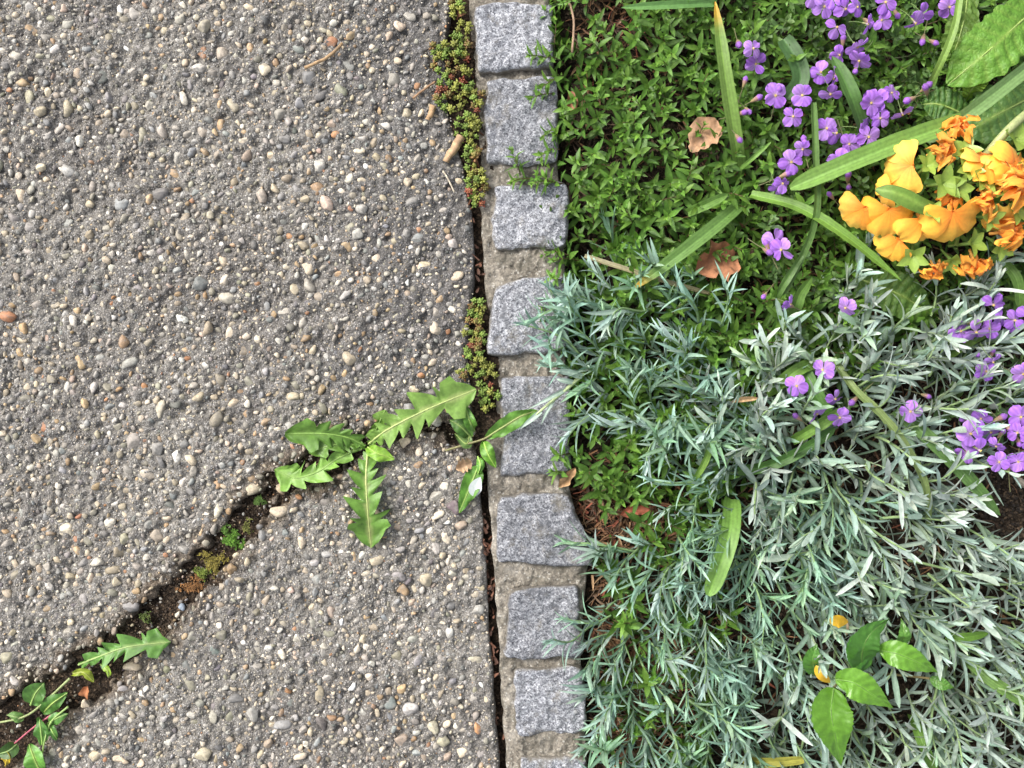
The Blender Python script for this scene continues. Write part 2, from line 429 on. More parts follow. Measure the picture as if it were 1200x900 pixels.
allp = sorted(big+med, key=lambda q: -q[2])
LIMIT = {1: 300, -1: 300}
peb_meshes = []
for i, (v, f4, f3) in enumerate(VAR_BIG):
    m = MB(); m.raw(v, f3, (.4, .37, .3)); peb_meshes.append(m.mesh('pebble', M_PEBO))
rest = {1: MB(), -1: MB()}
cols = pebble_cols(len(allp))
for (x, y, r, s), c in zip(allp, cols):
    s = 1 if s > 0 else -1
    X, Y = (x-600)/1000, (450-y)/1000; rm = r*.001*RNG.uniform(1.0, 1.15)
    z = .7*float(slab_height(X, Y))-.0003-rm*RNG.uniform(.0, .55)
    az = RNG.uniform(0, 6.28); tl = RNG.normal(0, .14)
    inframe = 0 < x < 600 and 0 < y < 900
    if LIMIT[s] > 0 and inframe:
        LIMIT[s] -= 1
        o = obj('pebble', peb_meshes[RNG.integers(len(peb_meshes))], slabs[0 if s == 1 else 1], (X, Y, z))
        o.rotation_euler = (tl, 0, az); o.scale = (rm*1.12, rm*1.12, rm); o.color = (*c, 1)
    else:
        v, f4, f3 = VAR_MED[RNG.integers(len(VAR_MED))]
        rest[s].merge((v, f4, f3, np.broadcast_to(c, (len(v), 3))), rotm(az, tl)*np.array([rm*1.12, rm*1.12, rm])[None, :], np.array([X, Y, z]))
for lst, hi in ((sml, True), (grit, False)):
    cols = pebble_cols(len(lst))
    if hi:
        cem = (RNG.random(len(lst)) < .45)[:, None]; cols = np.where(cem, np.array((.23, .207, .17))*RNG.uniform(.4, 1.6, (len(lst), 1)), cols)
    for (x, y, r, s), c in zip(lst, cols):
        s = 1 if s > 0 else -1
        X, Y = (x-600)/1000, (450-y)/1000; rm = r*.001*1.1
        v, f4, f3 = VAR_SML[RNG.integers(len(VAR_SML))]
        if not hi and RNG.random() < .14: c = np.clip(c*1.5+.08, 0, .8)
        z = float(slab_height(X, Y))-rm*RNG.uniform(-.35, .3)
        rest[s].merge((v, f4, f3, np.broadcast_to(c, (len(v), 3))), rotm(RNG.uniform(0, 6.28), RNG.normal(0, .3))*rm, np.array([X, Y, z]))
for s, o in ((1, slabs[0]), (-1, slabs[1])):
    tag(part('pebbles', rest[s], M_PEB, o, np.array(o.location)), kind='stuff')

# ------------------------------------------------------------------ soil in the crack and the joint, and in the bed
mb = MB()
ys = np.linspace(-700, 1600, 650); us = np.linspace(-1, 1, 9)
g = np.array([[P(joint_x(y)+8+u*26, y) for u in us] for y in ys])
g[:, :, 2] = -.021+.004*vnoise(g[:, :, 0], g[:, :, 1], .012, 21)+.002*vnoise(g[:, :, 0], g[:, :, 1], .004, 22)
py_ = (450-g[:, :, 1]*1000); g[:, :, 2] += .0135*(sstep(20, 50, py_)*(1-sstep(225, 245, py_))+sstep(352, 372, py_)*(1-sstep(525, 560, py_)))
mb.grid(g[::-1], (.05, .04, .03))
tag(obj('joint_soil', mb.mesh('joint_soil', M_CSOIL)), kind='structure')
mb = MB()
cx = []
for k in range(len(CR)-1):
    for t in np.linspace(0, 1, 14, endpoint=False): cx.append(CR[k]*(1-t)+CR[k+1]*t)
cx = np.array(cx); T = np.gradient(cx[:, :2], axis=0); T /= np.linalg.norm(T, axis=1)[:, None]; NN = np.stack([-T[:, 1], T[:, 0]], 1)
g = np.array([[P(*(c[:2]+n*u*(c[2]*1.2+10)), -.0) for u in np.linspace(-1, 1, 19)] for c, n in zip(cx, NN) if -150 < c[0] < 562])
wid = np.linspace(-1, 1, 19)[None, :]
g[:, :, 2] = -.0105-.004*(1-wid**2)+.0042*vnoise(g[:, :, 0], g[:, :, 1], .011, 23)+.0018*vnoise(g[:, :, 0], g[:, :, 1], .0045, 24)
mb.grid(g, (.05, .04, .03))
tag(obj('crack_soil', mb.mesh('crack_soil', M_CSOIL)), kind='structure')
# crumbs on that soil
mb = MB()
for k in range(1500):
    c = cx[RNG.integers(len(cx))]; u = RNG.uniform(-1, 1)
    if not -60 < c[0] < 555: continue
    i = int(np.argmin(np.hypot(cx[:, 0]-c[0], cx[:, 1]-c[1]))); q = c[:2]+NN[i]*u*(c[2]+1)
    v, f4, f3 = VAR_SML[RNG.integers(16)]; r = RNG.uniform(.0007, .0022)
    col = np.array([(.045, .03, .02), (.08, .055, .033), (.025, .018, .014), (.17, .1, .055), (.25, .21, .16)][RNG.choice(5, p=[.4, .3, .2, .07, .03])])
    p = P(*q); p[2] = -.0125+.0042*vnoise(p[0], p[1], .011, 23)+RNG.uniform(0, .0015)
    mb.merge((v, f4, f3, np.broadcast_to(col, (len(v), 3))), rotm(RNG.uniform(0, 6.28), RNG.normal(0, .5))*r, p)
for k in range(420):
    i = RNG.integers(len(cx)); c = cx[i]
    if not -120 < c[0] < 556: continue
    q = c[:2]+NN[i]*RNG.normal(0, .55)*(c[2]+4); p = P(*q); r = RNG.uniform(.0009, .0034)*RNG.uniform(.5, 1); p[2] = -.0105+.0042*vnoise(p[0], p[1], .011, 23)+r*.3
    v, f4, f3 = VAR_MED[RNG.integers(16)]; mb.merge((v, f4, f3, np.broadcast_to(pebble_cols(1)[0]*.75, (len(v), 3))), rotm(RNG.uniform(0, 6.28), RNG.normal(0, .4))*r, p)
tag(obj('soil_crumbs', mb.mesh('soil_crumbs', M_CRUMB)), kind='stuff')

mb = MB()
bx = np.linspace(640, 1330, 190); by = np.linspace(-130, 1030, 310)
BX, BY = np.meshgrid(bx, by); X = (BX-600)/1000; Y = (450-BY)/1000
BZ = lambda x, y: -.034+.006*vnoise(x, y, .05, 31)+.0035*vnoise(x, y, .014, 32)+.002*vnoise(x, y, .006, 33)
mb.grid(np.stack([X, Y, BZ(X, Y)], -1)[::-1], (.04, .03, .02))
for (a, b, c, d) in ((640, 4600, -3000, -130), (640, 4600, 1030, 3900), (1330, 4600, -130, 1030)):
    g = np.array([[((x-600)/1000, (450-y)/1000, -.036) for x in np.linspace(a, b, 12)] for y in np.linspace(d, c, 12)]); mb.grid(g, (.04, .03, .02))
tag(obj('soil', mb.mesh('soil', M_SOIL)), kind='structure')
mb = MB()
for k in range(2600):
    q = RNG.uniform(675, 1230), RNG.uniform(-20, 920)
    if RNG.random() < .25: q = RNG.uniform(1110, 1225), RNG.uniform(530, 640)
    p = P(*q, -.03); p[2] = BZ(p[0], p[1])+.0005; r = RNG.uniform(.001, .0035)
    v, f4, f3 = VAR_SML[RNG.integers(16)]
    col = np.array([(.03, .022, .016), (.05, .036, .024), (.02, .015, .012), (.09, .06, .035)][RNG.integers(4)])
    mb.merge((v, f4, f3, np.broadcast_to(col, (len(v), 3))), rotm(RNG.uniform(0, 6.28), RNG.normal(0, .5))*r, p)
tag(obj('soil_crumbs', mb.mesh('soil_crumbs', M_CRUMB)), kind='stuff')

# ------------------------------------------------------------------ kerb: granite setts in mortar
SETTS = [  # top-left, top-right, bottom-right, bottom-left
    [(552, -190), (642, -194), (644, -104), (556, -100)], [(550, -92), (643, -95), (646, -8), (553, -4)],
    [(554, 7), (648, 1), (648, 79), (561, 88)], [(568, 94), (652, 92), (653, 191), (568, 194)], [(578, 216), (668, 214), (667, 291), (580, 293)],
    [(580, 331), (664, 323), (667, 409), (571, 418)], [(587, 441), (667, 439), (668, 556), (587, 557)], [(584, 579), (668, 577), (698, 663), (583, 659)],
    [(600, 690), (678, 684), (684, 771), (587, 772)], [(603, 783), (683, 782), (688, 859), (603, 865)], [(607, 889), (684, 889), (689, 970), (610, 974)],
    [(612, 992), (692, 990), (694, 1076), (615, 1078)], [(616, 1094), (697, 1092), (700, 1180), (620, 1184)]]
for k in range(4):
    SETTS.insert(0, [(546-k*5, -290-k*101), (637-k*5, -293-k*101), (640-k*5, -205-k*101), (549-k*5, -201-k*101)])
    SETTS.append([(621+k*5, 1196+k*101), (702+k*5, 1194+k*101), (705+k*5, 1284+k*101), (624+k*5, 1288+k*101)])
kerb = thing('kerb', P(620, 450, -.04), 'row of grey granite setts bedded in mortar between paving and flower bed', 'kerb')
def bilin(q, U, V):
    q = np.array(q, float); return ((1-U)*(1-V))[..., None]*q[0]+(U*(1-V))[..., None]*q[1]+(U*V)[..., None]*q[2]+((1-U)*V)[..., None]*q[3]
for si, q in enumerate(SETTS):
    n = 44; ztop = .0035+.0015*math.sin(si*2.3)
    u = np.linspace(0, 1, n+1); U, V = np.meshgrid(u, u)
    # pull corners in a little so the outline is rounded
    A, B = 2*U-1, 2*V-1
    rad = .045+.03*math.sin(si*1.7)
    Uc = .5+.5*A*(1-rad*np.clip(B*B, 0, 1)**4*np.abs(A)**4*.9); Vc = .5+.5*B*(1-rad*np.abs(A)**8*np.abs(B)**4*.9)
    pq = bilin(q, Uc, Vc)
    X = (pq[..., 0]-600)/1000; Y = (450-pq[..., 1])/1000
    e = np.minimum.reduce([U, 1-U, V, 1-V])
    wob = (1-sstep(0, .16, e))
    X = X+wob*(.0030*vnoise(X+si, Y, .026, 41)+.0015*vnoise(X+si, Y, .009, 42)); Y = Y+wob*(.0030*vnoise(X+si, Y, .026, 43)+.0015*vnoise(X+si, Y, .009, 44))
    z = ztop+.0022*vnoise(X+si, Y, .022, 45)+.0014*vnoise(X, Y+si, .008, 46)+.0010*vnoise(X, Y, .0035, 47)
    er = np.minimum(1, e/.055); z = z-.0048*(1+.7*vnoise(X+si, Y, .014, 39))*(1-np.sqrt(np.clip(1-(1-er)**2, 0, 1)))
    z += .0018*(A*math.sin(si*3.1)+B*math.cos(si*2.2))
    mb = MB(); G = np.stack([X, Y, z], -1); mb.grid(G[::-1], (.3, .3, .33))
    loop = np.concatenate([G[0, :-1], G[:-1, -1], G[-1, :0:-1], G[:0:-1, 0]])
    cen = loop.mean(0)
    rings = [loop]
    for dz, k in ((-.006, 1.012), (-.018, 1.0), (-.06, .96)):
        r_ = cen+(loop-cen)*k; r_ = r_.copy(); r_[:, 2] = loop[:, 2]+dz
        r_[:, :2] += .0012*np.stack([vnoise(r_[:, 0]+dz*9, r_[:, 1], .01, 48), vnoise(r_[:, 0], r_[:, 1]+dz*9, .01, 49)], -1); rings.append(r_)
    mb.grid(np.stack(rings), (.3, .3, .33), wrap=True)
    o = part('granite_sett', mb, M_GRAN, kerb, np.array([cen[0], cen[1], -.02]))
# mortar bed
ys = np.linspace(-610, 1590, 880); us = np.linspace(0, 1, 60)
MLX = lambda y: np.interp(y, [-700, 0, 90, 200, 235, 330, 365, 430, 480, 520, 620, 760, 900, 1600], [512, 548, 556, 562, 561, 566, 572, 582, 580, 566, 573, 583, 593, 628])
MRX = lambda y: np.interp(y, [-700, 0, 200, 300, 450, 560, 660, 760, 900, 1600], [610, 646, 656, 664, 665, 666, 692, 682, 690, 726])
g = np.array([[P(MLX(y)+(MRX(y)-MLX(y))*u+vnoise(y*.001, u*0, .012, 50)*2.0*(1 if u < .02 else 0), y) for u in us] for y in ys])
px = g[:, :, 0]*1000+600; py = 450-g[:, :, 1]*1000
z = -.006+.0022*vnoise(g[:, :, 0], g[:, :, 1], .02, 51)+.0020*vnoise(g[:, :, 0], g[:, :, 1], .007, 52)+.0018*vnoise(g[:, :, 0], g[:, :, 1], .003, 53)
inset = px-MLX(py)[:, :]
z += .0045*(1-sstep(12, 30, inset))*sstep(480, 540, py)-.004*(1-sstep(0, 5, inset))-.006*(1-sstep(0, 12, MRX(py)-px))
z[:, 0] = -.05; z[:, -1] = -.055
g[:, :, 2] = z
mb = MB(); mb.grid(g[::-1], (.25, .22, .17)); part('mortar_bed', mb, M_MORT, kerb, P(620, 450, -.04))

# ------------------------------------------------------------------ leaf and shoot makers
PROF = {'lance': ([0, .14, .42, .75, 1], [.28, .62, 1, .66, .03]), 'linear': ([0, .1, .4, .8, 1], [.75, .95, 1, .6, .03]),
        'spoon': ([0, .3, .65, .88, 1], [.25, .55, 1, .72, .08]), 'blunt': ([0, .15, .45, .82, .94, 1], [.5, .75, 1, .84, .56, .12]),
        'oval': ([0, .12, .4, .75, 1], [.06, .5, 1, .68, .02]), 'strap': ([0, .1, .5, .8, .95, 1], [.8, .9, 1, .85, .4, .05])}
def prof(name, t): return np.interp(t, *PROF[name])
def leaf_grid(L, W, p, nl=6, curl=.2, fold=.25, side=0.0):
    t = np.linspace(0, 1, nl+1); w = prof(p, t)*W/2; s = np.array([-1, 0, 1.])
    x = np.repeat((t*L)[:, None], 3, 1); y = s[None, :]*w[:, None]+side*(t**2)[:, None]*L
    z = (-curl*t**2*L)[:, None]+np.abs(s)[None, :]*fold*w[:, None]
    return np.stack([x, y, z], -1)
def leaf_cols(nl, c0, c1, mid):
    t = np.linspace(0, 1, nl+1)[:, None, None]
    c = np.asarray(c0)*(1-t)+np.asarray(c1)*t; c = np.repeat(c, 3, 1); c[:, 1] = c[:, 1]*(1-.0)+np.asarray(mid)*.0 if mid is None else c[:, 1]*.5+np.asarray(mid)*.5
    return c
def shoot(rng, pairs, stem, L, W, a0, a1, bend, c_old, c_new, p, midc=None, nl=5, curl=(.0, .35), fold=.3, taper=(.75, 1.0, .55), tuft=2, sr=.0007, stemc=(.1, .12, .05), jit=.18, thin=0.0):
    mb = MB(); n = 14; t = np.linspace(0, 1, n); th = bend*t
    d = np.stack([np.sin(th), np.zeros(n), np.cos(th)], 1); pos = np.cumsum(d, 0)*stem/n; pos -= pos[0]
    pos[:, 1] += stem*.08*np.sin(t*rng.uniform(2, 6)+rng.uniform(0, 6)); pos -= pos[0]
    mb.tube(pos, np.linspace(sr*1.25, sr*.6, n), np.asarray(stemc, float), 4)
    ph0 = rng.uniform(0, 6.28)
    for i in range(pairs+tuft):
        tt = min(1, (i+.6)/pairs); k = min(n-1, int(tt*(n-1))); D = d[k]; U = np.array([D[2], 0, -D[0]]); V = np.array([0, 1., 0])
        sz = np.interp(tt, [0, .5, 1], taper)
        if i >= pairs: sz *= .62
        for s in (0, math.pi):
            if rng.random() < thin: continue
            ph = ph0+i*math.pi/2+s+rng.normal(0, jit); r = math.cos(ph)*U+math.sin(ph)*V
            a = a0+(a1-a0)*tt+rng.normal(0, .14)
            if i >= pairs: a *= .6
            dr = math.cos(a)*D+math.sin(a)*r; nr = math.sin(a)*D-math.cos(a)*r; sd_ = np.cross(nr, dr)
            l = L*sz*rng.uniform(.82, 1.15); g = leaf_grid(l, W*min(1, sz+.15)*rng.uniform(.85, 1.15), p, nl, rng.uniform(*curl), fold*rng.uniform(.5, 1.4), rng.normal(0, .13))
            q = pos[k]+g[..., :1]*dr+g[..., 1:2]*sd_+g[..., 2:]*nr
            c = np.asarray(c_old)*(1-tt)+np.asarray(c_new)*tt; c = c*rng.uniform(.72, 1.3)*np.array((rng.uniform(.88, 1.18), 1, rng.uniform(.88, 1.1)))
            mb.grid(q, leaf_cols(nl, c*.95, c*1.06, midc))
    return mb
def inpoly(x, y, poly):
    poly = np.array(poly, float); inside = False; j = len(poly)-1
    for i in range(len(poly)):
        if (poly[i, 1] > y) != (poly[j, 1] > y) and x < (poly[j, 0]-poly[i, 0])*(y-poly[i, 1])/(poly[j, 1]-poly[i, 1])+poly[i, 0]: inside = not inside
        j = i
    return inside
def scatter(n, poly, dmin, rng, holes=()):
    a = np.array(poly, float); lo, hi = a.min(0), a.max(0); pts = []; cells = {}
    for _ in range(n):
        x, y = rng.uniform(lo[0], hi[0]), rng.uniform(lo[1], hi[1])
        if not inpoly(x, y, poly): continue
        if any(((x-hx)/rx)**2+((y-hy)/ry)**2 < 1 and rng.random() < pr for hx, hy, rx, ry, pr in holes): continue
        i, j = int(x//dmin), int(y//dmin)
        if any((u-x)**2+(w-y)**2 < dmin*dmin for a_ in (-1, 0, 1) for b_ in (-1, 0, 1) for (u, w) in cells.get((i+a_, j+b_), ())): continue
        cells.setdefault((i, j), []).append((x, y)); pts.append((x, y))
    return pts
def orient(az, tilt, roll):
    """z axis of the shoot leans `tilt` towards azimuth az"""
    return Matrix.Rotation(az, 3, 'Z') @ Matrix.Rotation(tilt, 3, 'Y') @ Matrix.Rotation(roll, 3, 'Z')
def plant_mat_of(parent, pts, variants, mat, sing, bulk, name, limit, zf, tiltf, scalef, rng, meshes=None):
    """the first `limit` in-frame points become sprigs of their own, the others one mesh of foliage"""
    arrs = [v.arrays() for v in variants]; meshes = meshes or [v.mesh(name, mat) for v in variants]
    rest_ = MB(); base = np.array(parent.location)
    for (x, y) in pts:
        k = rng.integers(len(variants)); az, tl, ro = tiltf(x, y); s = scalef(x, y)
        p = P(x, y, zf(x, y)); Mx = orient(az, tl, ro)
        if limit > 0 and 655 < x < 1200 and 0 < y < 900:
            limit -= 1
            o = obj(name, meshes[k], parent, p); o.rotation_euler = Mx.to_euler(); o.scale = (s, s, s)
        else: rest_.merge(arrs[k], np.array(Mx)*s, p, rng.uniform(.85, 1.12))
    if rest_.n: tag(part(bulk, rest_, mat, parent), kind='stuff')

# ------------------------------------------------------------------ dead litter under the plants
mb = MB(); rng = np.random.default_rng(3)
LIT = [(720, 40, 50, 60, 260), (745, 610, 55, 45, 420), (775, 770, 80, 80, 1000), (750, 850, 60, 60, 450), (715, 700, 25, 120, 260), (950, 450, 260, 420, 900), (690, 590, 30, 30, 80), (860, 250, 200, 230, 500), (690, 150, 30, 120, 120)]
for (cx_, cy_, sx, sy, n) in LIT:
    for _ in range(n):
        x, y = cx_+rng.normal(0, sx*.55), cy_+rng.normal(0, sy*.55)
        if x < 672+18*sstep(560, 680, y) or x > 1300: continue
        z = BZ((x-600)/1000, (450-y)/1000)+rng.uniform(.002, .018); p = P(x, y, z); a = rng.uniform(0, 6.28); l = rng.uniform(.008, .032)
        c = np.array([(.16, .075, .035), (.26, .13, .06), (.09, .05, .03), (.34, .21, .11), (.3, .09, .05), (.2, .13, .08)][rng.choice(6, p=[.28, .2, .22, .12, .06, .12])])*rng.uniform(.7, 1.2)
        if rng.random() < .5:
            g = leaf_grid(l*.75, rng.uniform(.0015, .004), 'linear', 4, rng.uniform(-.4, .4), rng.uniform(.2, .9), rng.normal(0, .2))
            mb.grid(g.reshape(-1, 3).dot(rotm(a, rng.normal(0, .35), rng.uniform(0, 6)).T).reshape(g.shape)+p, c)
        else:
            t = np.linspace(-.5, .5, 5)[:, None]; dr = np.array([math.cos(a), math.sin(a), rng.normal(0, .18)]); bn = np.array([-dr[1], dr[0], rng.normal(0, .3)])
            mb.tube(p+t*l*dr+(t**2)*l*rng.normal(0, .6)*bn, rng.uniform(.0003, .0008), c, 4)
tag(obj('leaf_litter', mb.mesh('leaf_litter', M_DEAD)), kind='stuff')

# ------------------------------------------------------------------ green creeping mat
rng = np.random.default_rng(11)
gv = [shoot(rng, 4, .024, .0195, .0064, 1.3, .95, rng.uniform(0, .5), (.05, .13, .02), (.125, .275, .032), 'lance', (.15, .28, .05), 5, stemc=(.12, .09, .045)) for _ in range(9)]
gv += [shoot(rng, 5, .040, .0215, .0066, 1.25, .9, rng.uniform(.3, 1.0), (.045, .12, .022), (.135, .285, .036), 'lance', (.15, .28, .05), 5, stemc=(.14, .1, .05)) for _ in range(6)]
green = thing('creeping_mat_plant', P(790, 190, -.034), 'low bright green mat of small pointed leaves beside the upper granite setts', 'plant')
GP = [(655, -190), (1350, -190), (1350, 330), (1120, 345), (1040, 400), (960, 440), (880, 470), (845, 640), (800, 640), (760, 590), (690, 575), (668, 540), (668, 330), (676, 260), (660, 190)]
HG = [(705, 25, 38, 42, .86), (1150, 250, 90, 70, .5), (735, 405, 60, 60, .35), (675, 130, 12, 120, .6), (760, 480, 60, 50, .35), (740, 605, 34, 22, .85), (1160, 60, 60, 90, .6)]
pts = scatter(14000, GP, 12.5, rng, HG)
def lean(x, y):
    az = math.pi if x < 690 else rng.uniform(0, 6.28)
    return az+rng.normal(0, .5), (rng.uniform(.4, 1.0) if x < 690 else abs(rng.normal(.0, .38))), rng.uniform(0, 6.28)
pts = pts+scatter(260, [(690, 560), (760, 560), (800, 640), (860, 700), (830, 900), (705, 900), (705, 690)], 17, rng, [(742, 606, 34, 22, .9)])
rng.shuffle(pts)
plant_mat_of(green, pts, gv, M_GREEN, 'sprig', 'foliage', 'sprig', 300, lambda x, y: -.020+rng.uniform(-.010, .018)+.007*vnoise(x*.001, y*.001, .05, 61), lean, lambda x, y: rng.uniform(.8, 1.2), rng)
# sprigs that creep over the setts
over = [(652, 70, 2.6), (650, 110, 3.0), (655, 150, 3.3), (655, 175, 3.2), (660, 215, 3.0), (648, 214, 2.9), (632, 212, 2.7), (662, 250, 3.3), (664, 275, 3.6), (660, 330, 3.0), (664, 350, 3.3), (668, 380, 3.4), (650, 55, 1.9), (668, 300, 2.9), (672, 400, 3.3), (670, 250, 2.6), (610, 205, 2.2)]
mesh_g = [v.mesh('sprig', M_GREEN) for v in gv[9:]]
for i, (x, y, az) in enumerate(over):
    o = obj('sprig', mesh_g[i % len(mesh_g)], green, P(x, y, .002 if x < 662 else -.006)); o.rotation_euler = orient(az, rng.uniform(.9, 1.25), rng.uniform(0, 6)).to_euler(); o.scale = (rng.uniform(.75, 1.0),)*3

# ------------------------------------------------------------------ glaucous narrow-leaved mat
rng = np.random.default_rng(12)
DFAM = [((.10, .22, .15), (.25, .40, .335)), ((.09, .21, .10), (.20, .38, .20)), ((.13, .24, .17), (.36, .49, .44)), ((.11, .22, .13), (.25, .42, .29))]
DM = (.34, .50, .40)
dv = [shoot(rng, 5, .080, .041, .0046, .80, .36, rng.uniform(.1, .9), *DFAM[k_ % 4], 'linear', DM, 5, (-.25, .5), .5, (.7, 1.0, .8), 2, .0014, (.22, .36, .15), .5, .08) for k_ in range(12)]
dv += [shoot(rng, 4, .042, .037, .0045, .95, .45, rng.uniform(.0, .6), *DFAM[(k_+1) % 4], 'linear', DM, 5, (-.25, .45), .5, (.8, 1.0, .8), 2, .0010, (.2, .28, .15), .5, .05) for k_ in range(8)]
pink = thing('pink_plant', P(770, 770, -.034), 'blue green tuft of narrow pointed leaves spilling towards the lower setts', 'plant')
DP = [(670, 340), (800, 325), (850, 385), (890, 470), (985, 560), (1000, 640), (930, 740), (945, 1020), (712, 1020), (700, 860), (702, 690), (725, 640), (800, 625), (815, 560), (700, 470), (672, 430)]
HD = [(742, 606, 40, 28, .95), (768, 765, 42, 62, .72), (745, 850, 30, 40, .55), (820, 800, 30, 50, .5), (740, 500, 70, 60, .6), (750, 410, 70, 45, .45), (850, 690, 25, 40, .5), (880, 850, 30, 50, .4)]
pts = scatter(7200, DP, 15.5, rng, HD); rng.shuffle(pts)
def leand(x, y):
    cx_, cy_ = 930, 520
    az = math.atan2(-(y-cy_), x-cx_)+rng.normal(0, .55)
    if y > 660 and x < 900: az = rng.normal(-1.75, .6)
    if x < 720 and rng.random() < .7: az = math.pi+rng.normal(.2, .5)
    return az, rng.uniform(.45, 1.25), rng.uniform(0, 6.28)
plant_mat_of(pink, pts, dv, M_DIAN, '', 'foliage', 'sprig', 290, lambda x, y: -.024+rng.uniform(-.006, .036), leand, lambda x, y: rng.uniform(.75, 1.12), rng)

# ------------------------------------------------------------------ silver felted mat
rng = np.random.default_rng(13)
SFAM = [((.16, .25, .19), (.37, .48, .42)), ((.14, .24, .16), (.31, .43, .35)), ((.19, .275, .22), (.43, .525, .465)), ((.14, .25, .13), (.28, .42, .26))]
SM = (.40, .52, .44)
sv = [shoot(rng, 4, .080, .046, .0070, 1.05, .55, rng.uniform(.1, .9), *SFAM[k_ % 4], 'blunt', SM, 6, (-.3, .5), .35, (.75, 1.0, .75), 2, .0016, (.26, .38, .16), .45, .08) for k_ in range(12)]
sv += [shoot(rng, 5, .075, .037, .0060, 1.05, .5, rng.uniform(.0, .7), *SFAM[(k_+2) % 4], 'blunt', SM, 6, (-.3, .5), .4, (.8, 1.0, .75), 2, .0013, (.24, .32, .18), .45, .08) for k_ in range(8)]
silv = thing('silver_carpet_plant', P(1060, 680, -.034), 'silvery felted grey mat filling the bed around the broad leaved seedling', 'plant')
SP = [(905, 430), (985, 350), (1060, 400), (1120, 340), (1150, 335), (1120, 400), (1130, 470), (1110, 560), (1150, 640), (1330, 640), (1330, 1020), (930, 1020), (915, 760), (940, 720), (985, 660), (930, 600), (870, 560), (850, 500)]
HS = [(1150, 560, 70, 55, .95), (1003, 770, 62, 56, .9), (985, 850, 30, 40, .7), (1180, 600, 60, 35, .9), (1050, 450, 80, 60, .3), (960, 470, 50, 40, .5), (1045, 800, 40, 24, .6)]
pts = scatter(7200, SP, 16.0, rng, HS); rng.shuffle(pts)
def leans(x, y):
    az = math.atan2(-(y-520), x-960)+rng.normal(0, .65)
    return az, rng.uniform(.4, 1.25), rng.uniform(0, 6.28)
plant_mat_of(silv, pts, sv, M_SILV, '', 'foliage', 'sprig', 290, lambda x, y: -.024+rng.uniform(-.006, .038), leans, lambda x, y: rng.uniform(.78, 1.12), rng)
# long silvery sprigs that stand over the neighbours (base -> tip read off the photo)
SM_ = [v.mesh('sprig', M_SILV) for v in sv[:10]]
for i, (x0, y0, x1, y1) in enumerate([(985, 440, 965, 330), (1000, 440, 1075, 400), (1020, 440, 1000, 385), (1060, 425, 1130, 365), (950, 520, 850, 505), (960, 560, 870, 500), (1120, 480, 1175, 440), (930, 440, 820, 435),
                                      (1000, 560, 940, 500), (1030, 520, 1095, 470), (1060, 560, 1160, 555), (1050, 600, 1120, 600), (960, 480, 985, 410), (1090, 360, 1140, 350), (1180, 470, 1215, 400)]):
    L_ = math.hypot(x1-x0, y1-y0)*.001
    o = obj('sprig', SM_[i % 10], silv, P(x0, y0, .005)); o.rotation_euler = orient(math.atan2(-(y1-y0), x1-x0), 1.0, rng.uniform(0, 6)).to_euler(); o.scale = (max(.8, min(1.0, L_/.1)),)*3

# ------------------------------------------------------------------ curved single leaves
def catmull(pts, n):
    p = np.array(pts, float); p = np.concatenate([[2*p[0]-p[1]], p, [2*p[-1]-p[-2]]]); out = []
    seg = len(p)-3
    for t in np.linspace(0, seg-1e-6, n):
        i = int(t); f = t-i; a, b, c, d = p[i:i+4]
        out.append(.5*((2*b)+(c-a)*f+(2*a-5*b+4*c-d)*f*f+(3*b-a-3*c+d)*f**3))
    return np.array(out)
def curve_leaf(ctrl, half, nl=24, nw=5, fold=.15, shear=0.0, roll=0.0, colf=None, ripple=0.0, seed=0, quilt=None, arch=0.0):
    """ctrl: (px, py, z) list; half(t, side) -> half width in metres"""
    C = catmull([P(*c) for c in ctrl], nl+1); L = np.linalg.norm(np.diff(C, axis=0), axis=1).sum()
    T = np.gradient(C, axis=0); T /= np.linalg.norm(T, axis=1)[:, None]+1e-12
    S = np.cross(np.array([0, 0, 1.0])[None], T); S /= np.linalg.norm(S, axis=1)[:, None]+1e-12
    Nn = np.cross(T, S)
    if roll:
        S, Nn = S*math.cos(roll)+Nn*math.sin(roll), Nn*math.cos(roll)-S*math.sin(roll)
    t = np.linspace(0, 1, nl+1); s = np.linspace(-1, 1, nw)
    g = np.zeros((nl+1, nw, 3))
    for j, q in enumerate(s):
        w = half(t, np.sign(q))*abs(q)
        g[:, j] = C+S*(np.sign(q)*w)[:, None]+Nn*(fold*w-arch*w*abs(q))[:, None]-T*(shear*w)[:, None]
        if ripple: g[:, j] += Nn*(ripple*abs(q)*vnoise(t*L+seed, np.full_like(t, q*.01+seed*.3), .007, 71))[:, None]
        if quilt: g[:, j] += Nn*quilt(t, q)[:, None]
    tt, ss = np.meshgrid(t, s, indexing='ij')
    return g, (colf(tt, ss) if colf else None), C, L
def stripes(c, mid, edge=None, tip=None):
    def f(t, s):
        k = np.exp(-(s/.18)**2)[..., None]; col = np.asarray(c)*(1-k)+np.asarray(mid)*k
        col = col*(1+.12*np.cos(s*15.7)[..., None]+.05*np.sin(t*7+s*3)[..., None])
        if tip is not None:
            q = sstep(.86, .985, t)[..., None]; col = col*(1-q)+np.asarray(tip)*q
        return col
    return f
G1, G2, G3 = (.125, .285, .045), (.085, .215, .04), (.045, .125, .03)
YT = (.55, .33, .04)
